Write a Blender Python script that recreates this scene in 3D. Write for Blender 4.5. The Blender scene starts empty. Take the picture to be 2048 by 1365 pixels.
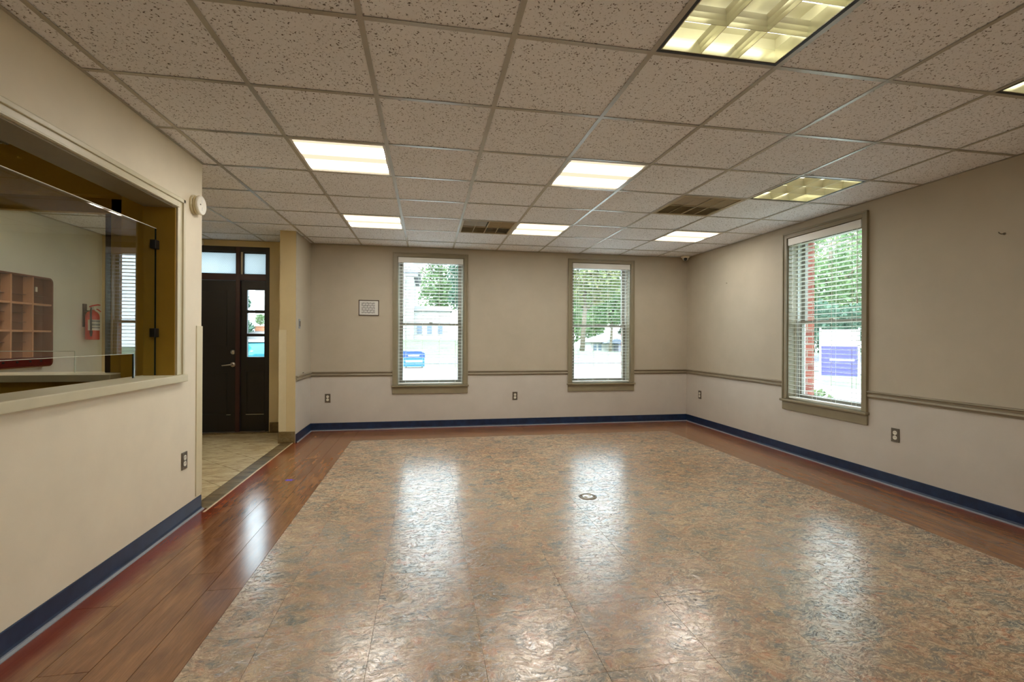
import bpy, bmesh, math, random
from mathutils import Vector, Matrix
random.seed(7)
S = bpy.context.scene
COL = S.collection

# ------------------------------------------------------------------ camera, sky, sun, exposure
CAMH = 1.24
YAW, ROLL, FPX = 0.1778, 0.005, 941.42
def make_camera():
    cy, sy = math.cos(YAW), math.sin(YAW)
    f = Vector((sy, cy, 0)); r = Vector((cy, -sy, 0)); u = Vector((0, 0, 1))
    cr, sr = math.cos(ROLL), math.sin(ROLL)
    R = r*cr + u*sr; U = -r*sr + u*cr; B = -f
    m = Matrix(((R.x, U.x, B.x, 0), (R.y, U.y, B.y, 0), (R.z, U.z, B.z, CAMH), (0, 0, 0, 1)))
    cd = bpy.data.cameras.new('camera'); c = bpy.data.objects.new('camera', cd); COL.objects.link(c)
    c.matrix_world = m
    cd.sensor_width = 36.0; cd.lens = 36.0*FPX/2048.0
    cd.shift_y = -5.04/2048.0
    cd.clip_start = 0.05; cd.clip_end = 500
    S.camera = c
make_camera()

SKY = 3.3
w = bpy.data.worlds.new('sky'); S.world = w; w.use_nodes = True
bg = w.node_tree.nodes['Background']
bg.inputs['Color'].default_value = (0.73, 0.87, 1.0, 1); bg.inputs['Strength'].default_value = SKY

sd = bpy.data.lights.new('sun', 'SUN'); so = bpy.data.objects.new('sun', sd); COL.objects.link(so)
sd.energy = 1.2; sd.angle = 0.02; sd.color = (1.0, 0.95, 0.85)
so.rotation_euler = (math.radians(40), 0, math.radians(-35))     # from behind and beside the building, high

S.view_settings.view_transform = 'Standard'
S.view_settings.look = 'None'
S.view_settings.exposure = 1.65
S.view_settings.gamma = 1.0
S.view_settings.use_curve_mapping = False
S.cycles.use_denoising = True
S.cycles.max_bounces = 10
S.cycles.diffuse_bounces = 6
S.cycles.glossy_bounces = 5
S.cycles.transparent_max_bounces = 24
S.cycles.sample_clamp_indirect = 6.0
S.cycles.caustics_reflective = False
S.cycles.caustics_refractive = False

LAMP = 9.5          # diffuser tube-band radiance
TUBE = 1.7          # louvre fixture tubes

# ------------------------------------------------------------------ helpers
def mesh_from(name, bm):
    me = bpy.data.meshes.new(name); bm.to_mesh(me); bm.free(); return me
def link(o, parent=None):
    COL.objects.link(o)
    if parent is not None: o.parent = parent
    return o
def obj(name, bm, mat, parent=None, smooth=False, loc=None):
    bmesh.ops.recalc_face_normals(bm, faces=bm.faces)
    me = mesh_from(name, bm)
    if smooth:
        for p in me.polygons: p.use_smooth = True
    me.materials.append(mat)
    o = bpy.data.objects.new(name, me)
    if loc: o.location = loc
    return link(o, parent)
def inst(o, loc, parent=None, rot=None):
    c = o.copy(); c.location = loc
    if rot: c.rotation_euler = rot
    return link(c, parent)
def tag(o, label, cat, group=None, kind=None):
    o['label'] = label; o['category'] = cat
    if group: o['group'] = group
    if kind: o['kind'] = kind
    return o
def struct(o, label=None):
    o['kind'] = 'structure'
    if label: o['label'] = label
    return o
def empty(name, loc=(0, 0, 0), rz=0):
    o = bpy.data.objects.new(name, None); o.location = loc; o.rotation_euler = (0, 0, rz)
    o.empty_display_size = 0.1
    return link(o)
def copy_tree(o, parent=None):
    c = o.copy(); link(c); c.parent = parent
    for ch in o.children: copy_tree(ch, c)
    return c
def B(): return bmesh.new()
def box(bm, x0, x1, y0, y1, z0, z1):
    vs = [bm.verts.new(p) for p in ((x0,y0,z0),(x1,y0,z0),(x1,y1,z0),(x0,y1,z0),(x0,y0,z1),(x1,y0,z1),(x1,y1,z1),(x0,y1,z1))]
    for f in ((0,3,2,1),(4,5,6,7),(0,1,5,4),(1,2,6,5),(2,3,7,6),(3,0,4,7)):
        bm.faces.new([vs[i] for i in f])
    return bm
def bx(*a): return box(B(), *a)
def bbox(x0, x1, y0, y1, z0, z1, bev=0.003, seg=2):
    bm = bx(x0, x1, y0, y1, z0, z1)
    bmesh.ops.bevel(bm, geom=bm.edges[:], offset=bev, segments=seg, affect='EDGES', profile=0.6)
    return bm
def prism(bm, pts, axis, a0, a1):
    """polygon pts (2D) extruded along axis ('x','y','z') from a0 to a1"""
    def P(p, a):
        if axis == 'x': return (a, p[0], p[1])
        if axis == 'y': return (p[0], a, p[1])
        return (p[0], p[1], a)
    v0 = [bm.verts.new(P(p, a0)) for p in pts]; v1 = [bm.verts.new(P(p, a1)) for p in pts]
    n = len(pts)
    bm.faces.new(v0); bm.faces.new(v1[::-1])
    for i in range(n):
        bm.faces.new((v0[i], v0[(i+1) % n], v1[(i+1) % n], v1[i]))
    return bm
def lathe(bm, prof, seg=24, axis='z', origin=(0, 0, 0)):
    """prof: list of (r, h) along the axis"""
    rings = []
    for r, h in prof:
        ring = []
        for k in range(seg):
            a = 2*math.pi*k/seg
            c, s = r*math.cos(a), r*math.sin(a)
            p = {'z': (c, s, h), 'x': (h, c, s), 'y': (c, h, s)}[axis]
            ring.append(bm.verts.new((p[0]+origin[0], p[1]+origin[1], p[2]+origin[2])))
        rings.append(ring)
    for a, b in zip(rings[:-1], rings[1:]):
        for k in range(seg):
            bm.faces.new((a[k], a[(k+1) % seg], b[(k+1) % seg], b[k]))
    bm.faces.new(rings[0][::-1]); bm.faces.new(rings[-1])
    return bm
def tube(bm, pts, r, seg=8):
    pts = [Vector(p) for p in pts]; rings = []
    for i, p in enumerate(pts):
        d = (pts[min(i+1, len(pts)-1)] - pts[max(i-1, 0)]).normalized()
        a = Vector((0, 0, 1)) if abs(d.z) < .9 else Vector((1, 0, 0))
        s = d.cross(a).normalized(); t = d.cross(s)
        rr = r[i] if isinstance(r, (list, tuple)) else r
        rings.append([bm.verts.new(p + s*rr*math.cos(2*math.pi*k/seg) + t*rr*math.sin(2*math.pi*k/seg)) for k in range(seg)])
    for a, b in zip(rings[:-1], rings[1:]):
        for k in range(seg): bm.faces.new((a[k], a[(k+1) % seg], b[(k+1) % seg], b[k]))
    bm.faces.new(rings[0][::-1]); bm.faces.new(rings[-1])
    return bm

# ------------------------------------------------------------------ materials
def srgb(r, g, b):
    def f(c):
        c /= 255.0
        return c/12.92 if c <= 0.04045 else ((c+0.055)/1.055)**2.4
    return (f(r), f(g), f(b), 1)
class NT:
    def __init__(s, name):
        s.m = bpy.data.materials.new(name); s.m.use_nodes = True
        s.t = s.m.node_tree; s.n = s.t.nodes; s.l = s.t.links
        s.b = s.n.get('Principled BSDF'); s.out = s.n.get('Material Output')
    def N(s, typ, **kw):
        n = s.n.new(typ)
        for k, v in kw.items(): setattr(n, k, v)
        return n
    def L(s, a, b): s.l.new(a, b)
    def pos(s):
        return s.N('ShaderNodeNewGeometry').outputs['Position']
    def objc(s):
        return s.N('ShaderNodeTexCoord').outputs['Object']
    def rnd(s): return s.N('ShaderNodeObjectInfo').outputs['Random']
    def map(s, v, scale=(1, 1, 1), loc=(0, 0, 0), rot=(0, 0, 0)):
        n = s.N('ShaderNodeMapping'); s.L(v, n.inputs[0])
        n.inputs['Location'].default_value = loc; n.inputs['Rotation'].default_value = rot; n.inputs['Scale'].default_value = scale
        return n.outputs[0]
    def noise(s, v, scale, detail=4, rough=.55, dist=0.0, out='Fac'):
        n = s.N('ShaderNodeTexNoise'); s.L(v, n.inputs['Vector'])
        n.inputs['Scale'].default_value = scale; n.inputs['Detail'].default_value = detail
        n.inputs['Roughness'].default_value = rough; n.inputs['Distortion'].default_value = dist
        return n.outputs[out]
    def ramp(s, v, stops, interp='LINEAR'):
        n = s.N('ShaderNodeValToRGB'); s.L(v, n.inputs[0]); cr = n.color_ramp; cr.interpolation = interp
        while len(cr.elements) < len(stops): cr.elements.new(0.5)
        for e, (p, c) in zip(cr.elements, stops):
            e.position = p; e.color = c if len(c) == 4 else (c[0], c[1], c[2], 1)
        return n.outputs[0]
    def fr(s, v, a, b, c=0.0, d=1.0):
        n = s.N('ShaderNodeMapRange'); s.L(v, n.inputs[0])
        for i, x in enumerate((a, b, c, d)): n.inputs[i+1].default_value = x
        return n.outputs[0]
    def math(s, op, a, b=None):
        n = s.N('ShaderNodeMath', operation=op)
        for i, x in enumerate((a, b)):
            if x is None: continue
            if isinstance(x, (int, float)): n.inputs[i].default_value = x
            else: s.L(x, n.inputs[i])
        return n.outputs[0]
    def mix(s, f, a, b, mode='MIX'):
        n = s.N('ShaderNodeMix', data_type='RGBA', blend_type=mode)
        for sock, x in ((n.inputs[0], f), (n.inputs[6], a), (n.inputs[7], b)):
            if isinstance(x, (int, float)): sock.default_value = x
            elif isinstance(x, tuple): sock.default_value = x
            else: s.L(x, sock)
        return n.outputs[2]
    def vadd(s, a, b):
        n = s.N('ShaderNodeVectorMath', operation='ADD')
        for i, x in enumerate((a, b)):
            if isinstance(x, tuple): n.inputs[i].default_value = x
            else: s.L(x, n.inputs[i])
        return n.outputs[0]
    def comb(s, x=0, y=0, z=0):
        n = s.N('ShaderNodeCombineXYZ')
        for i, v in enumerate((x, y, z)):
            if isinstance(v, (int, float)): n.inputs[i].default_value = v
            else: s.L(v, n.inputs[i])
        return n.outputs[0]
    def sep(s, v):
        n = s.N('ShaderNodeSeparateXYZ'); s.L(v, n.inputs[0]); return n.outputs
    def bump(s, h, strength=.3, dist=.002):
        n = s.N('ShaderNodeBump'); s.L(h, n.inputs['Height']); n.inputs['Strength'].default_value = strength
        n.inputs['Distance'].default_value = dist; s.L(n.outputs[0], s.b.inputs['Normal'])
    def set(s, color=None, rough=None, metal=None, spec=None, coat=None, ior=None):
        for k, x in (('Base Color', color), ('Roughness', rough), ('Metallic', metal), ('Specular IOR Level', spec), ('Coat Weight', coat), ('IOR', ior)):
            if x is None: continue
            if isinstance(x, (int, float, tuple)): s.b.inputs[k].default_value = x
            else: s.L(x, s.b.inputs[k])
        return s.m
def plain(name, color, rough=.5, metal=0.0, spec=.5, var=.06, scale=9.0):
    t = NT(name); n = t.noise(t.objc(), scale, 5)
    c = tuple(color)
    lo = tuple(x*(1-var) for x in c[:3]) + (1,); hi = tuple(min(1, x*(1+var)) for x in c[:3]) + (1,)
    return t.set(t.ramp(n, [(.3, lo), (.7, hi)]), rough, metal, spec)

def wall_paint(name, upper, lower=None, split=.75):
    t = NT(name); p = t.pos()
    n = t.noise(p, 2.2, 6, .6); fine = t.noise(p, 160, 3)
    def shades(c): return t.ramp(n, [(.3, tuple(x*.94 for x in c[:3])), (.7, tuple(x*1.05 for x in c[:3]))])
    col = shades(upper)
    if lower:
        z = t.sep(p)[2]
        m = t.math('LESS_THAN', z, split)
        col = t.mix(m, col, shades(lower))
    t.bump(fine, .25, .0012)
    return t.set(col, .55, 0, .35)
UP = srgb(183, 174, 155); LOW = srgb(197, 191, 180)  # LOW is lighter: floor bounce painted into the wall below the chair rail
M = {}
M['wall'] = wall_paint('wall_paint', UP, LOW)
M['wall_left'] = wall_paint('vinyl_wallcovering', srgb(232, 222, 199))
M['wall_pier'] = wall_paint('pier_paint', srgb(205, 188, 145))
M['olive'] = wall_paint('olive_booth_shade', srgb(186, 148, 50))  # dim shade on cream booth walls, put into the colour as olive
M['foyer_wall'] = wall_paint('foyer_paint', srgb(222, 222, 210))
M['casing'] = plain('taupe_casing_paint', srgb(140, 130, 104), .4, var=.05)
M['cream_trim'] = plain('cream_trim_paint', srgb(206, 198, 168), .35, var=.04)
M['chair_rail'] = plain('taupe_rail_paint', srgb(140, 130, 108), .4, var=.05)
M['guard'] = plain('cream_vinyl_guard', srgb(214, 203, 168), .4, var=.03)
M['jamb_olive'] = plain('olive_jamb_paint', srgb(172, 138, 50), .35, var=.05)
M['white_vinyl'] = plain('white_vinyl', srgb(225, 225, 220), .4, var=.02)
M['slat'] = plain('white_slat', srgb(236, 236, 230), .35, var=.02)
M['cord'] = plain('blind_cord', srgb(225, 222, 210), .7, var=.03)
M['sash'] = plain('sash_vinyl', srgb(196, 196, 190), .4, var=.03)
M['sash_dark'] = plain('sash_taupe', srgb(130, 124, 112), .4, var=.03)
M['plate'] = plain('brown_outlet_plate', srgb(92, 84, 70), .35, var=.05)
M['ivory'] = plain('ivory_plastic', srgb(228, 224, 208), .35, var=.03)
M['black'] = plain('black_plastic', srgb(18, 18, 18), .35, var=.1)
M['steel'] = plain('brushed_steel', srgb(190, 188, 180), .28, 1.0, var=.06)
M['brass'] = plain('worn_bronze', srgb(120, 108, 92), .35, .8, var=.12)
M['door'] = plain('black_brown_door', srgb(13, 9, 8), .42, var=.15)
M['door_frame'] = plain('mahogany_frame', srgb(52, 16, 14), .4, var=.2)
M['tape'] = plain('purple_tape', srgb(76, 48, 190), .5, var=.06)
M['grille'] = plain('beige_grille', srgb(176, 162, 130), .5, var=.08)
M['grille_dark'] = plain('duct_shadow', srgb(40, 36, 30), .7, var=.1)
M['tee'] = plain('tee_metal', srgb(176, 172, 160), .32, .35, var=.08, scale=4)
M['fixture_black'] = plain('fixture_gap_black', srgb(20, 20, 20), .5, var=.1)
M['silver'] = plain('louvre_aluminium', srgb(226, 224, 200), .22, .55, var=.03)
M['reflector'] = plain('fixture_reflector', srgb(232, 230, 205), .3, .1, var=.04)

def mat_baseboard():
    t = NT('navy_cove_base'); z = t.sep(t.pos())[2]
    n = t.noise(t.pos(), 14, 4)
    navy = t.ramp(n, [(.3, srgb(16, 32, 58)), (.7, srgb(28, 50, 82))])
    return t.set(navy, .33, 0, .5)
M['base'] = mat_baseboard()
M['base_edge'] = plain('base_toe_grey', srgb(140, 146, 152), .4, var=.04)

def mat_tile():
    t = NT('fissured_ceiling_tile'); p = t.pos()
    warp = t.N('ShaderNodeTexNoise'); t.L(p, warp.inputs['Vector']); warp.inputs['Scale'].default_value = 55; warp.inputs['Detail'].default_value = 2
    n = t.N('ShaderNodeVectorMath', operation='SCALE'); t.L(warp.outputs['Color'], n.inputs[0]); n.inputs['Scale'].default_value = .034
    q = t.vadd(p, n.outputs[0])
    v = t.N('ShaderNodeTexVoronoi', feature='F1'); t.L(t.map(q, (1, .75, 1)), v.inputs['Vector']); v.inputs['Scale'].default_value = 78
    spot = t.fr(v.outputs['Distance'], .20, .36, 1, 0)
    gate = t.fr(t.noise(p, 60, 2), .44, .54, 0, 1)
    fis = t.math('MULTIPLY', spot, gate)
    f2 = t.noise(q, 150, 2, .5)
    pin = t.math('MULTIPLY', t.fr(f2, .64, .72, 0, 1), .45)
    h = t.math('MAXIMUM', fis, pin)
    cl = t.noise(p, 1.1, 3)
    base = t.ramp(cl, [(.3, srgb(236, 238, 242)), (.7, srgb(243, 245, 250))])
    col = t.mix(h, base, srgb(104, 96, 90))
    inv = t.math('SUBTRACT', 1.0, h)
    t.bump(inv, .5, .003)
    return t.set(col, .85, 0, .2)
M['tile'] = mat_tile()

def mat_stone():
    t = NT('slate_look_vinyl'); p = t.pos()
    r = t.math('MULTIPLY', t.rnd(), 37.0)
    q0 = t.vadd(p, t.comb(r, r, 0))
    wn = t.N('ShaderNodeTexNoise'); t.L(q0, wn.inputs['Vector']); wn.inputs['Scale'].default_value = 6; wn.inputs['Detail'].default_value = 4
    sc = t.N('ShaderNodeVectorMath', operation='SCALE'); t.L(wn.outputs['Color'], sc.inputs[0]); sc.inputs['Scale'].default_value = .16
    q = t.vadd(q0, sc.outputs[0])
    n1 = t.noise(t.map(q, (1, 1.7, 1), rot=(0, 0, .5)), 6.5, 7, .62)
    c1 = t.ramp(n1, [(.24, srgb(94, 100, 96)), (.36, srgb(140, 136, 124)), (.46, srgb(164, 148, 124)), (.54, srgb(178, 150, 124)), (.63, srgb(194, 172, 138)), (.78, srgb(172, 162, 148))])
    n2 = t.noise(t.map(q, (1, 1.4, 1), rot=(0, 0, -.4)), 11, 6, .65)
    rose = t.fr(n2, .55, .66)
    c2 = t.mix(t.math('MULTIPLY', rose, .7), c1, srgb(196, 138, 104))
    n3 = t.noise(t.map(q, (1, 1.6, 1), rot=(0, 0, 1.1), loc=(3, 7, 0)), 9, 6, .65)
    gr = t.fr(n3, .55, .66)
    c3 = t.mix(t.math('MULTIPLY', gr, .85), c2, srgb(108, 118, 116))
    # cleft lines: pale ridges and dark hairlines
    n4 = t.noise(t.map(q, (1, 1.9, 1), rot=(0, 0, .3)), 26, 6, .65, .8)
    ridge = t.fr(t.math('ABSOLUTE', t.math('SUBTRACT', n4, .57)), 0, .035, 1, 0)
    dark = t.fr(t.math('ABSOLUTE', t.math('SUBTRACT', n4, .45)), 0, .022, 1, 0)
    c4 = t.mix(t.math('MULTIPLY', ridge, .7), c3, srgb(232, 214, 184))
    zone = t.noise(p, .55, 3)
    c4 = t.mix(t.fr(zone, .42, .62, 0, .5), c4, t.mix(1.0, c4, srgb(206, 172, 142), 'MULTIPLY'))
    c5 = t.mix(t.math('MULTIPLY', dark, .8), c4, srgb(62, 54, 46))
    n5 = t.noise(t.map(q, (1, 1.5, 1), rot=(0, 0, -.6)), 48, 5, .7, .5)
    c5 = t.mix(t.fr(n5, .54, .66, 0, .6), c5, srgb(226, 204, 172))
    c5 = t.mix(t.fr(n5, .44, .34, 0, .6), c5, srgb(82, 74, 66))
    fine = t.noise(q, 240, 3, .6)
    hgt = t.math('ADD', t.math('SUBTRACT', n4, t.math('MULTIPLY', dark, .35)), t.math('MULTIPLY', fine, .25))
    t.bump(hgt, .26, .0035)
    rg = t.fr(n4, .3, .7, .11, .18)
    t.set(c5, rg, 0, .5, ior=2.1)
    return t.m
M['stone'] = mat_stone()

def mat_wood():
    t = NT('wood_plank_vinyl'); o = t.objc(); p = t.pos()
    r = t.rnd()
    q = t.vadd(o, t.comb(t.math('MULTIPLY', r, 31.0), t.math('MULTIPLY', r, 17.0), 0))
    g1 = t.noise(t.map(q, (.8, 4.5, 1)), 3.2, 6, .6, .2)
    g2 = t.noise(t.map(q, (1.2, 26, 1)), 5.0, 5, .6, .1)
    g = t.math('ADD', t.math('MULTIPLY', g1, .62), t.math('MULTIPLY', g2, .38))
    blot = t.noise(t.map(q, (1.3, 3.4, 1)), 2.6, 6, .62, .3)
    c = t.ramp(g, [(.28, srgb(100, 66, 40)), (.44, srgb(138, 96, 60)), (.56, srgb(160, 116, 74)), (.74, srgb(182, 142, 96))])
    c = t.mix(t.fr(blot, .50, .72, 0, .5), c, srgb(104, 70, 52))
    tint = t.ramp(r, [(.0, srgb(150, 108, 70)), (.5, srgb(178, 130, 88)), (1, srgb(160, 112, 64))])
    c = t.mix(.35, c, tint, 'MULTIPLY')
    # reflection halo beside the dark baseboards, painted red into the plank colour
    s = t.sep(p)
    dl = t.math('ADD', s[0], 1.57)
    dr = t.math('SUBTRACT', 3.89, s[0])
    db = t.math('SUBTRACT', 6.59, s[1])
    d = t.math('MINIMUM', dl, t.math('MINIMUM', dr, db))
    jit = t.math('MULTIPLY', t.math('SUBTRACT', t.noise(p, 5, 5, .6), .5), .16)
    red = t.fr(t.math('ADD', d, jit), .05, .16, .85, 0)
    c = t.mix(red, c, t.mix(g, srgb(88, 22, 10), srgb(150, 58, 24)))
    fine = t.noise(t.map(q, (1, 12, 1)), 14, 4)
    t.bump(fine, .05, .0008)
    return t.set(c, t.fr(g, .3, .7, .14, .22), 0, .5, ior=1.7)
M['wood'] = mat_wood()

def mat_foyer_tile(name, a, b, c, d):
    t = NT(name); p = t.pos(); r = t.math('MULTIPLY', t.rnd(), 23.0)
    q = t.vadd(p, t.comb(r, r, 0))
    n = t.noise(t.map(q, (1, 2.6, 1), rot=(0, 0, .35)), 4.2, 7, .62, 1.2)
    col = t.ramp(n, [(.28, a), (.43, b), (.56, c), (.74, d)])
    v = t.noise(t.map(q, (1, 3, 1), rot=(0, 0, .2)), 12, 5, .6, .8)
    vein = t.fr(t.math('ABSOLUTE', t.math('SUBTRACT', v, .5)), 0, .02, 1, 0)
    col = t.mix(t.math('MULTIPLY', vein, .5), col, a)
    t.bump(n, .15, .004)
    return t.set(col, .35, 0, .5)
M['foyer_tile'] = mat_foyer_tile('travertine_tile', srgb(140, 112, 70), srgb(178, 156, 112), srgb(202, 188, 148), srgb(214, 204, 172))
M['slate'] = mat_foyer_tile('dark_slate_tile', srgb(52, 44, 28), srgb(92, 76, 48), srgb(118, 100, 64), srgb(132, 124, 98))
M['grout'] = plain('grout', srgb(112, 96, 66), .8)
M['subfloor'] = plain('joint_shadow', srgb(50, 42, 34), .8)
M['strip'] = plain('edge_strip', srgb(210, 196, 160), .4, .2)

def mat_glass(name, refl=1.0, tint=(.97, 1, .98, 1), ior=1.5):
    t = NT(name); t.n.remove(t.b)
    tr = t.N('ShaderNodeBsdfTransparent'); tr.inputs[0].default_value = tint
    gl = t.N('ShaderNodeBsdfGlossy'); gl.inputs['Roughness'].default_value = .0; gl.inputs['Color'].default_value = (refl, refl, refl, 1)
    f = t.N('ShaderNodeFresnel')
    t.L(t.fr(t.N('ShaderNodeNewGeometry').outputs['Backfacing'], 0, 1, ior, 1.0/ior), f.inputs[0])
    mx = t.N('ShaderNodeMixShader'); t.L(f.outputs[0], mx.inputs[0]); t.L(tr.outputs[0], mx.inputs[1]); t.L(gl.outputs[0], mx.inputs[2])
    t.L(mx.outputs[0], t.out.inputs[0]); return t.m
M['glass'] = mat_glass('window_glass', .9)
M['booth_glass'] = mat_glass('booth_glass', 1.0, (.95, .98, .94, 1), 1.75)
def mat_glass_edge():
    t = NT('glass_edge'); return t.set(srgb(30, 44, 40), .15, 0, .5)
M['glass_edge'] = mat_glass_edge()
M['glass_edge_pale'] = plain('polished_glass_edge', srgb(214, 220, 205), .2)

def mat_frosted():
    t = NT('wired_frosted_glass'); t.n.remove(t.b)
    s = t.sep(t.objc())
    a = t.math('ADD', s[0], s[2]); b = t.math('SUBTRACT', s[0], s[2])
    def wire(v):
        fr_ = t.math('FRACT', t.math('MULTIPLY', v, 46.0))
        return t.math('LESS_THAN', fr_, .16)
    wr = t.math('MAXIMUM', wire(a), wire(b))
    tl = t.N('ShaderNodeBsdfTranslucent'); tl.inputs[0].default_value = (.74, .79, .79, 1)
    df = t.N('ShaderNodeBsdfDiffuse'); df.inputs[0].default_value = (.12, .12, .11, 1)
    tr = t.N('ShaderNodeBsdfTransparent'); tr.inputs[0].default_value = (.34, .37, .37, 1)
    m0 = t.N('ShaderNodeMixShader'); m0.inputs[0].default_value = .35; t.L(tl.outputs[0], m0.inputs[1]); t.L(tr.outputs[0], m0.inputs[2])
    m1 = t.N('ShaderNodeMixShader'); t.L(t.math('MULTIPLY', wr, .6), m1.inputs[0]); t.L(m0.outputs[0], m1.inputs[1]); t.L(df.outputs[0], m1.inputs[2])
    t.L(m1.outputs[0], t.out.inputs[0]); return t.m
M['frosted'] = mat_frosted()

def mat_emit(name, color, strength):
    t = NT(name); t.n.remove(t.b)
    e = t.N('ShaderNodeEmission'); e.inputs[0].default_value = color; e.inputs[1].default_value = strength
    t.L(e.outputs[0], t.out.inputs[0]); return t.m
def mat_diffuser():
    t = NT('lit_prismatic_diffuser'); t.n.remove(t.b)
    y = t.sep(t.objc())[1]
    def band(c):
        d = t.math('ABSOLUTE', t.math('SUBTRACT', y, c)); return t.fr(d, .045, .10, 1, 0)
    b = t.math('MAXIMUM', band(.15), band(-.13))
    e = t.N('ShaderNodeEmission')
    t.L(t.mix(b, (1.0, .80, .56, 1), (1.0, .96, .90, 1)), e.inputs[0])
    t.L(t.fr(b, 0, 1, .36, LAMP), e.inputs[1])
    t.L(e.outputs[0], t.out.inputs[0]); return t.m
M['diffuser'] = mat_diffuser()
M['tube_lit'] = mat_emit('fluorescent_tube', (1.0, .95, .72, 1), TUBE)

def mat_brick():
    t = NT('red_brick'); s = t.sep(t.pos())
    br = t.N('ShaderNodeTexBrick'); t.L(t.comb(t.math('ADD', s[0], s[1]), s[2], 0), br.inputs['Vector'])
    br.inputs['Scale'].default_value = 1.0; br.inputs['Brick Width'].default_value = .2; br.inputs['Row Height'].default_value = .075
    br.inputs['Mortar Size'].default_value = .006
    br.inputs['Color1'].default_value = srgb(120, 52, 38); br.inputs['Color2'].default_value = srgb(148, 72, 54); br.inputs['Mortar'].default_value = srgb(150, 140, 128)
    return t.set(br.outputs['Color'], .8)
M['brick'] = mat_brick()

def mat_leaf(name, a, b, c):
    t = NT(name); n = t.noise(t.pos(), .9, 5, .6); f = t.noise(t.pos(), 7, 3)
    col = t.mix(.5, t.ramp(n, [(.3, a), (.5, b), (.72, c)]), t.ramp(f, [(.3, a), (.5, b), (.72, c)]))
    t.set(col, .55, 0, .3)
    tl = t.N('ShaderNodeBsdfTranslucent'); t.L(col, tl.inputs[0])
    mx = t.N('ShaderNodeMixShader'); mx.inputs[0].default_value = .4
    t.L(t.b.outputs[0], mx.inputs[1]); t.L(tl.outputs[0], mx.inputs[2]); t.L(mx.outputs[0], t.out.inputs[0]); return t.m
M['leaf'] = mat_leaf('tree_leaves', srgb(60, 86, 56), srgb(98, 124, 82), srgb(150, 164, 112))
M['leaf_dark'] = mat_leaf('dark_leaves', srgb(44, 70, 60), srgb(72, 100, 82), srgb(106, 132, 104))
M['leaf_autumn'] = mat_leaf('mixed_leaves', srgb(66, 92, 62), srgb(122, 136, 88), srgb(184, 152, 122))
M['bark'] = plain('bark', srgb(112, 98, 84), .9, var=.25)
M['grass'] = mat_leaf('lawn_grass', srgb(84, 102, 76), srgb(94, 112, 84), srgb(112, 118, 88))
M['concrete'] = plain('pale_concrete', srgb(136, 134, 134), .9, var=.05, scale=.6)
M['asphalt'] = plain('sun_bleached_asphalt', srgb(92, 92, 102), .9, var=.06, scale=.5)
M['white_siding'] = plain('white_siding', srgb(160, 156, 154), .7, var=.03)
M['grey_roof'] = plain('grey_shingle', srgb(84, 92, 108), .9, var=.1)
M['pale_roof'] = plain('pale_shingle', srgb(128, 126, 132), .9, var=.06)
M['dark_pane'] = plain('dark_house_pane', srgb(84, 96, 112), .15)
M['shutter'] = plain('slate_shutter', srgb(96, 108, 118), .6)
M['garage'] = plain('grey_siding', srgb(110, 108, 120), .8)
M['blue_bin'] = plain('blue_painted_steel', srgb(22, 58, 106), .5, var=.08)
M['cyan_bin'] = plain('cyan_painted_steel', srgb(30, 90, 114), .5, var=.08)
M['sign_purple'] = plain('purple_sign_face', srgb(68, 64, 122), .5, var=.05)
M['sign_white'] = plain('white_sign_face', srgb(238, 238, 238), .5, var=.02)
M['car'] = plain('teal_car_paint', srgb(26, 110, 122), .25, .2, var=.05)
M['terracotta'] = plain('terracotta_planter', srgb(168, 112, 82), .8, var=.1)
M['red'] = plain('red_cylinder_paint', srgb(190, 44, 22), .3, var=.06)
M['label'] = plain('extinguisher_label', srgb(210, 206, 196), .5, var=.05)
M['label_dark'] = plain('label_print', srgb(58, 74, 88), .5, var=.08)
M['cab'] = plain('brown_cabinet_wood', srgb(112, 68, 42), .5, var=.18, scale=5)
M['cab_edge'] = plain('tan_shelf_edge', srgb(190, 140, 104), .5, var=.1)
M['cab_red'] = plain('dark_red_tray', srgb(84, 22, 16), .35, var=.12)
M['darkstrip'] = plain('dark_stained_stile', srgb(52, 34, 14), .45, var=.2)

# ------------------------------------------------------------------ dimensions
XL, XR, YB, YF, ZC = -1.605, 3.90, 6.604, -2.4, 2.486
XP = -1.525                       # side of the pier that faces the room
YP = 5.893                        # front of the pier
XLB = -1.785                      # back of the reception wall
YE = 3.738                        # end of the reception wall
XF = -3.95                        # far wall of foyer and booth
WT = 0.33                         # outside wall thickness
TS = 0.6096
GX, GY = -0.2643, 1.909
WIN = [('window_1', (0.046, YB), 0.0), ('window_2', (2.525, YB), 0.0), ('window_3', (XR, 4.106), -math.pi/2)]
WHW, WZ0, WZ1 = 0.455, 0.588, 2.352       # half width and heights of the window opening

# ------------------------------------------------------------------ walls
def wall_with_holes(name, mat, axis, a0, a1, t0, t1, z0, z1, holes):
    """axis 'x': runs along x, thickness t0..t1 in y; axis 'y': the other way"""
    bm = B(); cuts = sorted(holes); cur = a0
    def bb(p, q, zz0, zz1):
        if q-p < 1e-5 or zz1-zz0 < 1e-5: return
        if axis == 'x': box(bm, p, q, t0, t1, zz0, zz1)
        else: box(bm, t0, t1, p, q, zz0, zz1)
    for h0, h1, hz0, hz1 in cuts:
        bb(cur, h0, z0, z1); bb(h0, h1, z0, hz0); bb(h0, h1, hz1, z1); cur = h1
    bb(cur, a1, z0, z1)
    return struct(obj(name, bm, mat))
ZT = ZC + .25
DX0, DX1, DZ1 = -3.42, -2.03, 2.41
wall_with_holes('wall_back', M['wall'], 'x', XP-.01, XR+WT, YB, YB+WT, -.3, ZT,
    [(0.046-WHW, 0.046+WHW, WZ0-.03, WZ1), (2.525-WHW, 2.525+WHW, WZ0-.03, WZ1)])
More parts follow.
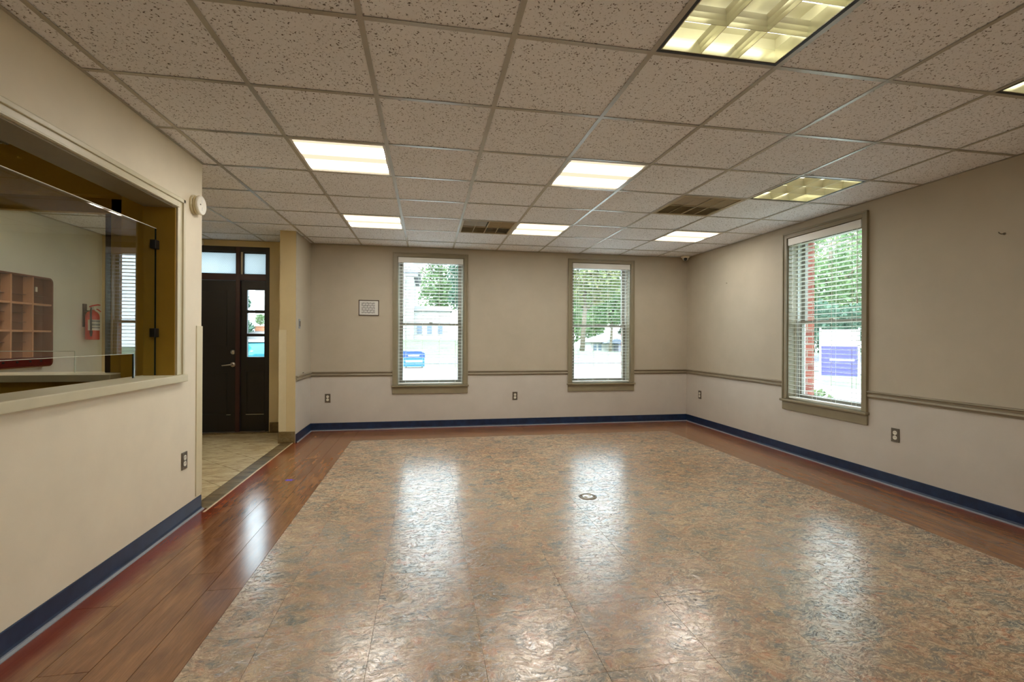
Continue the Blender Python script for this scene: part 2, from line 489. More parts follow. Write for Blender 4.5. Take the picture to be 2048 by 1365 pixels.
wall_with_holes('wall_entry', M['wall_pier'], 'x', XF-.15, XP-.01, YB, YB+WT, -.3, ZT, [(DX0, DX1, -.02, DZ1)])
wall_with_holes('wall_right', M['wall'], 'y', YF, YB, XR, XR+WT, -.3, ZT, [(4.106-WHW, 4.106+WHW, WZ0-.03, WZ1)])
wall_with_holes('wall_left', M['wall_left'], 'y', YF, YE, XLB, XL, -.02, ZT, [(1.0, 3.378, .94, 2.078)])
wall_with_holes('wall_front', M['wall'], 'x', XF-.15, XR+WT, YF-.15, YF, -.3, ZT, [])
wall_with_holes('wall_partition', M['olive'], 'x', XF, XLB, 3.60, YE, -.02, ZT, [(-3.55, -2.04, .935, 2.19)])
wall_with_holes('wall_foyer', M['foyer_wall'], 'y', YF, YB, XF-.15, XF, -.3, ZT, [])
wall_with_holes('wall_booth', M['olive'], 'x', XF, XLB, .45, .6, -.02, ZT, [])
struct(obj('wall_pier', bx(-1.70, XP, YP, YB, -.02, ZT), M['wall_pier']))
struct(obj('roof_slab', bx(XF-.15, XR+WT, YF-.15, YB+WT, ZT, ZT+.12), M['concrete']))
# pier's side towards the room wears the room paint
struct(obj('wall_pier_side', bx(XP, XP+.004, YP, YB, 0, ZC), M['wall']))

# ------------------------------------------------------------------ floor
floor = struct(obj('floor', bx(XF-.15, XR+WT, YF-.15, YB+WT, -.12, -.006), M['subfloor']))
# slate-look field tiles
SX0, SX1, SY0, SY1, SP = -0.893, 3.205, -1.7, 5.905, 0.4415
def lines(a0, a1, ref, pitch):
    k = math.ceil((a0-ref)/pitch + 1e-6); out = [a0]
    while ref + k*pitch < a1 - 1e-6: out.append(ref + k*pitch); k += 1
    return out + [a1]
xs = lines(SX0, SX1, 0.222, SP); ys = lines(SY0, SY1, 2.10, 0.4395)
cache = {}
for i in range(len(xs)-1):
    for j in range(len(ys)-1):
        dx, dy = xs[i+1]-xs[i], ys[j+1]-ys[j]
        key = (round(dx, 4), round(dy, 4)); c = ((xs[i]+xs[i+1])/2, (ys[j]+ys[j+1])/2, 0)
        g = .0007
        if key not in cache:
            cache[key] = obj('stone_tile', bx(-dx/2+g, dx/2-g, -dy/2+g, dy/2-g, -.006, 0), M['stone'], floor, loc=c)
        else: inst(cache[key], c, floor)
# wood-look planks: local x runs along the plank
PL = 1.19; pcache = {}
def plank(cx, cy, L, W, rz):
    key = (round(L, 3), round(W, 4)); g = .0012
    if key not in pcache:
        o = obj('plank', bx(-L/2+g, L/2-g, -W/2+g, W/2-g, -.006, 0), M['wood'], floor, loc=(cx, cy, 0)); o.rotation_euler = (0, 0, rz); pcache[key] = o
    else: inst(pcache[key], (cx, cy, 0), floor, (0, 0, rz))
def run_y(x0, x1, y0, y1, start):
    y = start
    while y > y0: y -= PL
    while y < y1 - 1e-4:
        a, b = max(y, y0), min(y+PL, y1)
        if b-a > .01: plank((x0+x1)/2, (a+b)/2, b-a, x1-x0, math.pi/2)
        y += PL
def run_x(y0, y1, x0, x1, start):
    x = start
    while x > x0: x -= PL
    while x < x1 - 1e-4:
        a, b = max(x, x0), min(x+PL, x1)
        if b-a > .01: plank((a+b)/2, (y0+y1)/2, b-a, y1-y0, 0)
        x += PL
PW = .1695
lx = [XL, -1.393, -1.224, -1.058, SX0]
st = [2.45, 1.986, 2.71, 2.525]
for k in range(4):
    x0 = lx[k]
    if k == 0:
        run_y(XL, lx[1], YF, YE, st[0]); run_y(-1.545, lx[1], YE, YP, st[0]); run_y(XP, lx[1], YP, YB, st[0])
    else: run_y(x0, lx[k+1], YF, YB, st[k])
rx = [SX1, SX1+.174, SX1+.348, SX1+.522, XR]
for k in range(4): run_y(rx[k], rx[k+1], YF, YB, [1.7, 2.3, 1.5, 2.05][k])
by = [SY1, SY1+.175, SY1+.35, SY1+.525, YB]
for k in range(4): run_x(by[k], by[k+1], SX0, SX1, [-.2, .45, .1, -.6][k])
fy = [YF, YF+.175, YF+.35, YF+.525, SY0]
for k in range(4): run_x(fy[k], fy[k+1], SX0, SX1, [-.2, .45, .1, -.6][k])

# foyer floor: travertine laid diagonally, slate border, edge strip
def clip_poly(poly, x0, x1, y0, y1):
    def cut(ps, f, g):
        out = []
        for i in range(len(ps)):
            a, b = ps[i], ps[(i+1) % len(ps)]
            fa, fb = f(a), f(b)
            if fa >= 0: out.append(a)
            if (fa >= 0) != (fb >= 0):
                t = fa/(fa-fb); out.append((a[0]+(b[0]-a[0])*t, a[1]+(b[1]-a[1])*t))
        return out
    for f in (lambda p: p[0]-x0, lambda p: x1-p[0], lambda p: p[1]-y0, lambda p: y1-p[1]):
        poly = cut(poly, f, None)
        if len(poly) < 3: return []
    return poly
struct(obj('foyer_screed', bx(XF, -1.545, YE, YB, -.008, -.003), M['grout'], floor))
PT = .4345; G = .0035
for a in range(-4, 12):
    for b in range(-12, 12):
        s0 = 3.02 + (a-4)*PT; d0 = -7.44 + b*PT            # x+y and x-y
        pts = []
        for (s, d) in ((s0+G, d0+G), (s0+PT-G, d0+G), (s0+PT-G, d0+PT-G), (s0+G, d0+PT-G)):
            pts.append(((s+d)/2, (s-d)/2))
        pl = clip_poly(pts, XF+.004, -1.684, YE+.004, YB-.06)
        if len(pl) < 3: continue
        area = abs(sum(pl[i][0]*pl[(i+1) % len(pl)][1]-pl[(i+1) % len(pl)][0]*pl[i][1] for i in range(len(pl))))/2
        if area < .002: continue
        cx = sum(p[0] for p in pl)/len(pl); cyy = sum(p[1] for p in pl)/len(pl)
        obj('travertine_tile', prism(B(), [(p[0]-cx, p[1]-cyy) for p in pl], 'z', -.006, 0), M['foyer_tile'], floor, loc=(cx, cyy, 0))
y = YE
while y < YP - .01:
    y1 = min(y+.305, YP-.004)
    obj('slate_border_tile', bx(-.0605, .0605, -(y1-y)/2+.0018, (y1-y)/2-.0018, -.006, .0005), M['slate'], floor, loc=(-1.619, (y+y1)/2, 0)); y = y1
obj('edge_strip', bbox(-1.558, -1.544, 3.66, YP, -.005, .003, .0015), M['strip'], floor)
# threshold under the entrance
obj('threshold', bbox(DX0, DX1, YB-.06, YB+.1, -.004, .016, .004), M['slate'], floor)

# ------------------------------------------------------------------ baseboards
def baseboard(name, x0, y0, x1, y1, nx, ny, h=.102):
    """navy cove base along a wall; (nx,ny) points into the room"""
    L = math.hypot(x1-x0, y1-y0); dx, dy = (x1-x0)/L, (y1-y0)/L
    prof = [(0, h), (.004, h), (.0055, h-.004), (.0055, .022), (.009, .012), (.018, .005), (.018, 0), (0, 0)]
    bm = B(); a = [bm.verts.new((x0+nx*p, y0+ny*p, z)) for p, z in prof]; b = [bm.verts.new((x1+nx*p, y1+ny*p, z)) for p, z in prof]
    n = len(prof)
    for i in range(n): bm.faces.new((a[i], a[(i+1) % n], b[(i+1) % n], b[i]))
    bm.faces.new(a[::-1]); bm.faces.new(b)
    o = struct(obj(name, bm, M['base']))
    prof2 = [(.014, 0), (.026, 0), (.026, .0035), (.0185, .007), (.014, .009)]
    bm = B(); a = [bm.verts.new((x0+nx*p, y0+ny*p, z)) for p, z in prof2]; b = [bm.verts.new((x1+nx*p, y1+ny*p, z)) for p, z in prof2]
    n = len(prof2)
    for i in range(n): bm.faces.new((a[i], a[(i+1) % n], b[(i+1) % n], b[i]))
    bm.faces.new(a[::-1]); bm.faces.new(b)
    obj('toe_edge', bm, M['base_edge'], o)
baseboard('baseboard_left', XL, YF, XL, YE, 1, 0)
baseboard('baseboard_back', XP, YB, XR, YB, 0, -1)
baseboard('baseboard_right', XR, YF, XR, YB, -1, 0)
baseboard('baseboard_pier', XP+.004, YP, XP+.004, YB, 1, 0)
baseboard('baseboard_front', XL, YF, XR, YF, 0, 1)
tb = struct(obj('baseboard_foyer', bbox(-1.705, XP, YP-.012, YP, 0, .134, .002), M['slate']))
obj('base_tile', bbox(-2.02, -1.70, YB-.012, YB, 0, .13, .002), M['slate'], tb)
obj('base_tile', bbox(-1.712, -1.70, YP, YB, 0, .13, .002), M['slate'], tb)
obj('base_tile', bbox(XF, XF+.012, YE, YB, 0, .13, .002), M['slate'], tb)

# ------------------------------------------------------------------ chair rail
rail_prof = [(0, .787), (.006, .787), (.022, .782), (.024, .776), (.012, .768), (.009, .756), (.015, .748), (.019, .738), (.012, .728), (.007, .724), (.007, .716), (0, .716)]
def chair_rail(name, x0, y0, x1, y1, nx, ny):
    bm = B(); a = [bm.verts.new((x0+nx*p, y0+ny*p, z)) for p, z in rail_prof]; b = [bm.verts.new((x1+nx*p, y1+ny*p, z)) for p, z in rail_prof]
    n = len(rail_prof)
    for i in range(n): bm.faces.new((a[i], a[(i+1) % n], b[(i+1) % n], b[i]))
    bm.faces.new(a[::-1]); bm.faces.new(b)
    return struct(obj(name, bm, M['chair_rail']))
CO = WHW + .058
chair_rail('trim_1', XP, YB, 0.046-CO, YB, 0, -1)
chair_rail('trim_2', 0.046+CO, YB, 2.525-CO, YB, 0, -1)
chair_rail('trim_3', 2.525+CO, YB, XR, YB, 0, -1)
chair_rail('trim_4', XR, 4.106+CO, XR, YB, -1, 0)
chair_rail('trim_5', XR, YF, XR, 4.106-CO, -1, 0)
chair_rail('trim_6', XP+.004, YP, XP+.004, YB, 1, 0)

# ------------------------------------------------------------------ ceiling
ceiling = struct(obj('ceiling', bx(XF, XR, YF, YB, ZC+.2, ZC+.22), M['grille_dark']))
CXS = [x for x in (GX + k*TS for k in range(-8, 9)) if XF+.02 < x < XR-.02]
CYS = [y for y in (GY + k*TS for k in range(-9, 10)) if YF+.02 < y < YB-.02]
cx_ = [XF] + CXS + [XR]; cy_ = [YF] + CYS + [YB]
def cell(ci, rj): return (round(GX+ci*TS, 3), round(GY+rj*TS, 3))
LIT = [(-1, 2), (2, 2), (-1, 5), (2, 5), (5, 5), (-1, -4), (2, -4), (5, -4), (-5, 3)]  # last cell: unseen panel added to brighten the foyer
LOUV = [(2, -1), (5, -1), (5, 2), (-5, -1)]  # last cell: unseen louvre light added to brighten the booth
VENT = [(1, 5), (4, 3)]
taken = {cell(*c) for c in LIT + LOUV + VENT}
tcache = {}
TG = .004
for i in range(len(cx_)-1):
    for j in range(len(cy_)-1):
        if (round(cx_[i], 3), round(cy_[j], 3)) in taken: continue
        dx, dy = cx_[i+1]-cx_[i], cy_[j+1]-cy_[j]
        key = (round(dx, 3), round(dy, 3)); c = ((cx_[i]+cx_[i+1])/2, (cy_[j]+cy_[j+1])/2, ZC+.004)
        if key not in tcache:
            tcache[key] = obj('ceiling_tile', bx(-dx/2+TG, dx/2-TG, -dy/2+TG, dy/2-TG, 0, .016), M['tile'], ceiling, loc=c)
        else: inst(tcache[key], c, ceiling)
def tee_bm(L, along):
    w_ = .0119; bm = B()
    if along == 'y':
        box(bm, -w_, w_, -L/2, L/2, 0, .0012); box(bm, -.003, .003, -L/2, L/2, .0012, .03)
    else:
        box(bm, -L/2, L/2, -w_, w_, 0, .0012); box(bm, -L/2, L/2, -.003, .003, .0012, .03)
    return bm
first = None
for x in CXS:
    c = (x, (YF+YB)/2, ZC)
    if first is None: first = obj('main_tee', tee_bm(YB-YF, 'y'), M['tee'], ceiling, loc=c)
    else: inst(first, c, ceiling)
ccache = {}
for y in CYS:
    for i in range(len(cx_)-1):
        L = cx_[i+1]-cx_[i]-.0205
        if L < .05: continue
        key = round(L, 3); c = ((cx_[i]+cx_[i+1])/2, y, ZC+.0004)
        if key not in ccache: ccache[key] = obj('cross_tee', tee_bm(L, 'x'), M['tee'], ceiling, loc=c)
        else: inst(ccache[key], c, ceiling)
def angle_strip(x0, x1, y0, y1):
    obj('wall_angle', bx(x0, x1, y0, y1, ZC-.0005, ZC+.0015), M['tee'], ceiling)
angle_strip(XP, XR, YB-.018, YB); angle_strip(XR-.018, XR, YF, YB); angle_strip(XL, XL+.018, YF, YE); angle_strip(XF, XP, YB-.018, YB)

# ------------------------------------------------------------------ ceiling lights and vents
HS = TS/2 - .012
def make_panel():
    root = empty('ceiling_light')
    bm = B()
    for a in ((-HS, HS, -HS, -HS+.016), (-HS, HS, HS-.016, HS), (-HS, -HS+.016, -HS+.016, HS-.016), (HS-.016, HS, -HS+.016, HS-.016)):
        box(bm, a[0], a[1], a[2], a[3], -.001, .012)
    obj('frame', bm, M['white_vinyl'], root)
    obj('diffuser', bbox(-HS+.016, HS-.016, -HS+.016, HS-.016, .003, .008, .001, 1), M['diffuser'], root)
    bm = bx(-HS, HS, -HS, HS, .012, .1); obj('housing', bm, M['white_vinyl'], root)
    return root
def place(root, c, label, cat, group, z):
    root.location = (GX+(c[0]+.5)*TS, GY+(c[1]+.5)*TS, z); tag(root, label, cat, group)
LBL = ['glowing square ceiling light panel closest to the reception window', 'glowing square ceiling light panel in the middle of the room',
       'small-looking glowing ceiling light panel near the rear wall, on the foyer side of both vents', 'glowing ceiling light panel touching the dark air vent near the rear wall',
       'glowing ceiling light panel in the corner bay by the dome camera',
       'glowing ceiling light panel behind the viewer along the reception wall', 'glowing ceiling light panel behind the viewer in the middle bay', 'glowing ceiling light panel behind the viewer along the window wall', 'added unseen light panel brightening the entrance foyer']
p0 = make_panel()
for k, c in enumerate(LIT):
    r = p0 if k == 0 else copy_tree(p0)
    place(r, c, LBL[k], 'ceiling light', 'lit ceiling panels', ZC)

def make_louvre():
    root = empty('louvre_light')
    bm = B()
    o_, i_ = HS, HS-.014
    for a in ((-o_, o_, -o_, -i_), (-o_, o_, i_, o_), (-o_, -i_, -i_, i_), (i_, o_, -i_, i_)): box(bm, a[0], a[1], a[2], a[3], .000, .02)
    obj('dark_gap_frame', bm, M['fixture_black'], root)
    q = i_-.006
    bm = B()
    for a in ((-i_, i_, -i_, -q), (-i_, i_, q, i_), (-i_, -q, -q, q), (q, i_, -q, q)): box(bm, a[0], a[1], a[2], a[3], .002, .06)
    obj('louvre_frame', bm, M['silver'], root)
    # reflector trough above the cells
    bm = bx(-i_, i_, -i_, i_, .108, .112)
    obj('reflector', bm, M['reflector'], root)
    bm = B()
    for a in ((-i_, i_, -i_, -i_+.002), (-i_, i_, i_-.002, i_), (-i_, -i_+.002, -i_, i_), (i_-.002, i_, -i_, i_)): box(bm, a[0], a[1], a[2], a[3], .06, .11)
    obj('housing_side', bm, M['reflector'], root)
    # parabolic blades: thin at the bottom, flared at the top
    prof = [(-.0012, .002), (.0012, .002), (.004, .02), (.010, .04), (.020, .058), (-.020, .058), (-.010, .04), (-.004, .02)]
    for k in (-1, 1):
        s = q/3*k
        obj('blade', prism(B(), [(p[0]+s, p[1]) for p in prof], 'x', -q, q), M['silver'], root)
        obj('blade', prism(B(), [(p[0]+s, p[1]) for p in prof], 'y', -q, q), M['silver'], root)
    for yy in (-.19, 0, .19):
        obj('tube', tube(B(), [(-q+.01, yy, .088), (q-.01, yy, .088)], .013, 10), M['tube_lit'], root, smooth=True)
    return root
l0 = make_louvre()
LL = ['yellowish louvred ceiling light overhead, largest in the picture', 'louvred ceiling light cut off by the picture edge, over the window wall side', 'pale nine-cell louvred ceiling light beside the window with the purple sign', 'added unseen louvred light brightening the reception booth']
for k, c in enumerate(LOUV):
    r = l0 if k == 0 else copy_tree(l0)
    place(r, c, LL[k], 'ceiling light', 'louvred ceiling lights', ZC)

def make_vent():
    root = empty('air_vent')
    bm = B(); i_ = HS-.022
    for a in ((-HS, HS, -HS, -i_), (-HS, HS, i_, HS), (-HS, -i_, -i_, i_), (i_, HS, -i_, i_)): box(bm, a[0], a[1], a[2], a[3], -.001, .012)
    obj('frame', bm, M['grille'], root)
    bm = B(); box(bm, -.006, .006, -i_, i_, -.001, .014); box(bm, -i_, -.006, -.006, .006, -.001, .014); box(bm, .006, i_, -.006, .006, -.001, .014)
    obj('cross_bar', bm, M['grille'], root)
    for k in (-1, 1):
        obj('mid_bar', bx(k*i_/2-.003, k*i_/2+.003, -i_, i_, .001, .012), M['grille'], root)
    obj('duct', bx(-i_, i_, -i_, i_, .055, .06), M['grille_dark'], root)
    n = 17
    for qx, qy, d in ((-1, 1, 'y+'), (1, 1, 'x+'), (-1, -1, 'x-'), (1, -1, 'y-')):
        for k in range(n):
            o_ = .012 + (i_-.018)*(k+.5)/n
            sl = .024 if d[1] == '+' else -.024
            if d[0] == 'x':
                cx = qx*o_; bm = prism(B(), [(cx-.0006, .003), (cx+.0006, .003), (cx+.0006+sl, .03), (cx-.0006+sl, .03)], 'y', min(qy*.006, qy*i_), max(qy*.006, qy*i_))
            else:
                cy = qy*o_; bm = prism(B(), [(cy-.0006, .003), (cy+.0006, .003), (cy+.0006+sl, .03), (cy-.0006+sl, .03)], 'x', min(qx*.006, qx*i_), max(qx*.006, qx*i_))
            obj('slat', bm, M['grille'], root)
    return root
v0 = make_vent()
VL = ['dark four-quadrant ceiling vent beside a glowing panel near the rear wall', 'dark four-quadrant ceiling vent next to the pale louvred light']
for k, c in enumerate(VENT):
    r = v0 if k == 0 else copy_tree(v0)
    place(r, c, VL[k], 'air vent', 'ceiling air vents', ZC)

# ------------------------------------------------------------------ windows (local: x along wall, y outward, z up)
def make_window(name):
    root = empty(name); struct(root)
    cw = .058
    def casing(bmf): return obj('casing', bmf, M['casing'], root)
    # moulded casing: two steps
    for s in (-1, 1):
        a, b = sorted((s*WHW, s*(WHW+cw)))
        casing(bbox(a, b, -.018, 0, WZ0+.006, WZ1+cw, .003))
        a2, b2 = sorted((s*(WHW+cw-.018), s*(WHW+cw)))
        obj('back_band', bbox(a2, b2, -.026, -.016, WZ0+.006, WZ1+cw+.001, .003), M['casing'], root)
    obj('head_casing', bbox(-WHW-.001, WHW+.001, -.018, 0, WZ1, WZ1+cw, .003), M['casing'], root)
    obj('back_band', bbox(-WHW-cw+.018, WHW+cw-.018, -.026, -.016, WZ1+cw-.018, WZ1+cw+.001, .003), M['casing'], root)
    obj('stool', bbox(-WHW-cw-.012, WHW+cw+.012, -.045, .10, WZ0-.018, WZ0+.004, .005), M['casing'], root)
    obj('apron', bbox(-WHW-cw, WHW+cw, -.018, 0, .475, WZ0-.018, .004), M['casing'], root)
    for s in (-1, 1):
        a, b = sorted((s*WHW, s*(WHW-.012)))
        obj('jamb', bx(a, b, 0, .20, WZ0, WZ1), M['casing'], root)
        a, b = sorted((s*WHW, s*(WHW-.03)))
        obj('sash_track', bx(a, b, .10, .20, WZ0, WZ1), M['sash'], root)
        a, b = sorted((s*WHW, s*(WHW-.004)))
        obj('brick_reveal', bx(a, b, .20, .332, WZ0, WZ1), M['brick'], root)
    obj('jamb_head', bx(-WHW, WHW, 0, .20, WZ1-.012, WZ1), M['casing'], root)
    obj('outer_sill', bbox(-WHW, WHW, .16, .37, WZ0-.05, WZ0+.012, .006), M['concrete'], root)
    zm = 1.432; iw = WHW-.03
    def sash(nm, y0, z0, z1, bot, top):
        bm = B()
        for s in (-1, 1):
            a, b = sorted((s*iw, s*(iw-.045))); box(bm, a, b, y0, y0+.035, z0, z1)
        box(bm, -iw+.045, iw-.045, y0, y0+.035, z0, z0+bot); box(bm, -iw+.045, iw-.045, y0, y0+.035, z1-top, z1)
        o = obj(nm, bm, M['sash_dark'], root)
        obj('pane', bx(-iw+.045, iw-.045, y0+.016, y0+.019, z0+bot, z1-top), M['glass'], o)
        return o
    sash('upper_sash', .150, zm-.016, WZ1-.012, .032, .045)
    ls = sash('lower_sash', .112, WZ0+.004, zm+.016, .06, .036)
    obj('sash_lock', bbox(-.025, .025, .104, .128, zm+.016, zm+.028, .003), M['brass'], ls)
    return root
PITCH = .0446
def make_blind(name):
    root = empty(name)
    hw = WHW-.018
    obj('valance', bbox(-hw-.004, hw+.004, -.012, -.003, 2.272, 2.345, .002), M['slat'], root)
    obj('headrail', bx(-hw, hw, .003, .055, 2.30, 2.345), M['slat'], root)
    z = 2.262; sl = None; zs = []
    while z > .655:
        zs.append(z); z -= PITCH
    # slightly crowned slat
    def slat_bm():
        bm = B(); n = 4; up, dn = [], []
        for k in range(n+1):
            t = k/n; yy = .004 + .046*t; zz = .0016*(1-(2*t-1)**2) + (t-.5)*-.004
            up.append((yy, zz+.0013)); dn.append((yy, zz-.0013))
        return prism(bm, up + dn[::-1], 'x', -hw, hw)
    for z in zs:
        if sl is None: sl = obj('slat', slat_bm(), M['slat'], root, loc=(0, 0, z))
        else: inst(sl, (0, 0, z), root)
    obj('bottom_rail', bbox(-hw, hw, .003, .052, .606, .622, .003), M['slat'], root)
    for xx in (-.34, -.115, .115, .34):
        bm = B(); box(bm, xx-.0012, xx+.0012, .0015, .0035, .61, 2.30); box(bm, xx-.0012, xx+.0012, .0505, .0525, .61, 2.30)
        obj('ladder_cord', bm, M['cord'], root)
    for xx in (.395, .402):
        obj('lift_cord', tube(B(), [(xx, -.002, 2.28), (xx, -.002, 1.62)], .0012, 6), M['cord'], root)
    obj('tassel', lathe(B(), [(.003, 0), (.007, .006), (.006, .03), (.002, .042)], 10, 'z', (.398, -.002, 1.58)), M['cord'], root, smooth=True)
    obj('tilt_wand', tube(B(), [(-.385, -.002, 2.27), (-.385, -.002, 1.55)], .0032, 6), M['slat'], root)
    return root
w0 = make_window('window_1'); b0 = make_blind('window_blind')
BL = ['white slatted blind over the window beside the framed floor plan', 'white slatted blind over the rear window nearer the dome camera', 'white slatted blind over the side window with the purple sign outside']
for k, (nm, (x, y), rz) in enumerate(WIN):
    r = w0 if k == 0 else copy_tree(w0); r.name = nm
    r.location = (x, y, 0); r.rotation_euler = (0, 0, rz)
    r = b0 if k == 0 else copy_tree(b0)
    r.location = (x, y, 0); r.rotation_euler = (0, 0, rz)
    tag(r, BL[k], 'window blind', 'white window blinds')

# ------------------------------------------------------------------ reception window in the left wall
RY0, RY1, RZ0, RZ1 = 1.0, 3.378, .992, 2.078
rw = empty('window_4', (XL, (RY0+RY1)/2, .94)); struct(rw)
def rp(name, bm, mat, smooth=False):
    bmesh.ops.translate(bm, verts=bm.verts, vec=-rw.location)
    return obj(name, bm, mat, rw, smooth)
def casing_prof(bm, pts):   # list of (offset from opening, proud)
    return pts
for nm, a in (('casing', (RY1, RY1+.08, RZ0, RZ1+.067)), ('casing', (RY0-.08, RY0, RZ0, RZ1+.067))):
    rp(nm, bbox(XL, XL+.014, a[0], a[1], a[2], a[3], .003), M['cream_trim'])
rp('head_casing', bbox(XL, XL+.014, RY0-.001, RY1+.001, RZ1, RZ1+.067, .003), M['cream_trim'])
rp('casing_bead', bbox(XL+.012, XL+.024, RY1+.054, RY1+.08, RZ0, RZ1+.067, .004), M['cream_trim'])
rp('casing_bead', bbox(XL+.012, XL+.024, RY0-.08, RY1+.08, RZ1+.043, RZ1+.068, .004), M['cream_trim'])
rp('casing_bead', bbox(XL+.012, XL+.02, RY0, RY1+.012, RZ1+.002, RZ1+.012, .003), M['cream_trim'])
rp('sill_board', bbox(XLB-.02, XL+.035, RY0-.1, RY1+.098, .944, .992, .005), M['cream_trim'])
rp('jamb', bx(XLB, XL, RY1-.006, RY1, RZ0, RZ1), M['jamb_olive'])
rp('jamb', bx(XLB, XL, RY0, RY0+.006, RZ0, RZ1), M['jamb_olive'])
rp('soffit', bx(XLB, XL, RY0, RY1, RZ1-.006, RZ1), M['casing'])
GXP = -1.712
def notch_panel(bm, axis, t0, t1, a0, a1, z0, z1, n0, n1, nz):
    pts = [(a0, z0), (n0, z0), (n0, nz), (n1, nz), (n1, z0), (a1, z0), (a1, z1), (a0, z1)]
    # three boxes, shared faces left open is not needed: separate convex pieces
    def q(p0, p1, q0, q1):
        if axis == 'y': box(bm, t0, t1, p0, p1, q0, q1)
        else: box(bm, p0, p1, t0, t1, q0, q1)
    q(a0, a1, nz, z1); q(a0, n0, z0, nz); q(n1, a1, z0, nz)
    return bm
def sheet(axis, t, polys):
    bm = B()
    for (p0, p1, q0, q1) in polys:
        P = [(p0, q0), (p1, q0), (p1, q1), (p0, q1)]
        bm.faces.new([bm.verts.new((t, a, z) if axis == 'y' else (a, t, z)) for a, z in P])
    bmesh.ops.remove_doubles(bm, verts=bm.verts, dist=1e-5)
    return bm
GZ0, GZ1, GN = .994, 1.931, 1.139
gp = rp('glass_pane', sheet('y', GXP, [(1.01, 3.362, GN, GZ1), (1.01, 1.2, GZ0, GN), (3.135, 3.362, GZ0, GN)]), M['booth_glass'])
bm = B(); box(bm, GXP-.004, GXP+.004, 3.133, 3.139, GZ0, GN); box(bm, GXP-.004, GXP+.004, 1.198, 1.202, GZ0, GN)
rp('notch_edge', bm, M['glass_edge'])
rp('notch_top_edge', bx(GXP-.004, GXP+.004, 1.2, 3.137, GN-.001, GN+.001), M['glass_edge_pale'])
rp('top_edge', bx(GXP-.005, GXP+.005, 1.01, 3.362, GZ1-.001, GZ1+.002), M['glass_edge_pale'])
rp('side_edge', bx(GXP-.004, GXP+.004, 3.36, 3.364, GZ0, GZ1), M['glass_edge'])
for zz in (1.827, 1.265):
    rp('hinge', bbox(GXP-.014, GXP+.018, 3.325, 3.372, zz-.028, zz+.028, .003), M['black'])

# second reception window, in the partition towards the foyer
pw = empty('window_5', (-2.75, 3.67, .935)); struct(pw)
def pp(name, bm, mat):
    bmesh.ops.translate(bm, verts=bm.verts, vec=-pw.location); return obj(name, bm, mat, pw)
pp('frame_stile', bbox(-2.155, -2.04, 3.69, 3.738, .99, 2.19, .003), M['jamb_olive'])
pp('dark_stile', bbox(-2.195, -2.155, 3.70, 3.73, .99, 2.19, .003), M['darkstrip'])
pp('frame_head', bbox(-3.55, -2.04, 3.69, 3.738, 2.09, 2.19, .003), M['jamb_olive'])
pp('frame_stile', bbox(-3.55, -3.45, 3.69, 3.738, .99, 2.19, .003), M['jamb_olive'])
pp('ledge', bbox(-3.6, -2.045, 3.50, 3.80, .945, .99, .004), M['cream_trim'])
pp('glass_pane', sheet('x', 3.715, [(-3.45, -2.195, 1.137, 2.09), (-3.45, -3.2, .99, 1.137), (-2.383, -2.195, .99, 1.137)]), M['glass'])
bm = B(); box(bm, -3.2, -2.383, 3.712, 3.718, 1.135, 1.1395); box(bm, -2.3855, -2.381, 3.712, 3.718, .99, 1.1395)
pp('notch_edge', bm, M['glass_edge_pale'])

# corner guards
def corner_guard(name, label, bm):
    return tag(obj(name, bm, M['guard']), label, 'corner guard', 'corner guards of the foyer opening')
corner_guard('corner_guard', 'cream vinyl corner guard on the end of the reception wall', (lambda bm: (box(bm, XL, XL+.006, YE-.08, YE+.006, .115, 1.318), box(bm, XL-.07, XL, YE, YE+.006, .115, 1.318), bm)[2])(B()))
corner_guard('corner_guard', 'cream vinyl corner guard on the pier beside the entrance door', (lambda bm: (box(bm, -1.706, -1.625, YP-.006, YP, .14, 1.328), box(bm, -1.706, -1.70, YP, YP+.08, .14, 1.328), bm)[2])(B()))

# ------------------------------------------------------------------ entrance door
YD = YB + .03
dr = empty('door_1', (-2.73, YD, 0)); struct(dr)
def dp(name, bm, mat, parent=None, smooth=False):
    bmesh.ops.translate(bm, verts=bm.verts, vec=-dr.location); return obj(name, bm, mat, parent or dr, smooth)
dp('frame_post', bbox(-2.078, -2.03, YD-.03, YD+.09, 0, 2.41, .003), M['door'])
dp('frame_post', bbox(DX0, DX0+.05, YD-.03, YD+.09, 0, 2.41, .003), M['door_frame'])
dp('mullion', bbox(-2.437, -2.385, YD-.03, YD+.09, 0, 2.41, .003), M['door_frame'])
dp('frame_head', bbox(DX0, -2.03, YD-.028, YD+.09, 2.345, 2.41, .003), M['door'])
dp('transom_bar', bbox(DX0, -2.03, YD-.028, YD+.09, 1.975, 2.053, .003), M['door_frame'])
for a, b in ((DX0+.05, -2.437), (-2.362, -2.078)):
    o = dp('transom_pane', bx(a+.008, b-.008, YD+.02, YD+.026, 2.06, 2.335), M['frosted'])
    bm = B()
    for r_ in ((a, a+.012, 2.05, 2.345), (b-.012, b, 2.05, 2.345), (a, b, 2.05, 2.064), (a, b, 2.33, 2.345)): box(bm, r_[0], r_[1], YD+.005, YD+.035, r_[2], r_[3])
    dp('transom_bead', bm, M['door'])
dp('transom_stop', bbox(-2.385, -2.362, YD-.01, YD+.06, 2.05, 2.345, .002), M['cream_trim'])
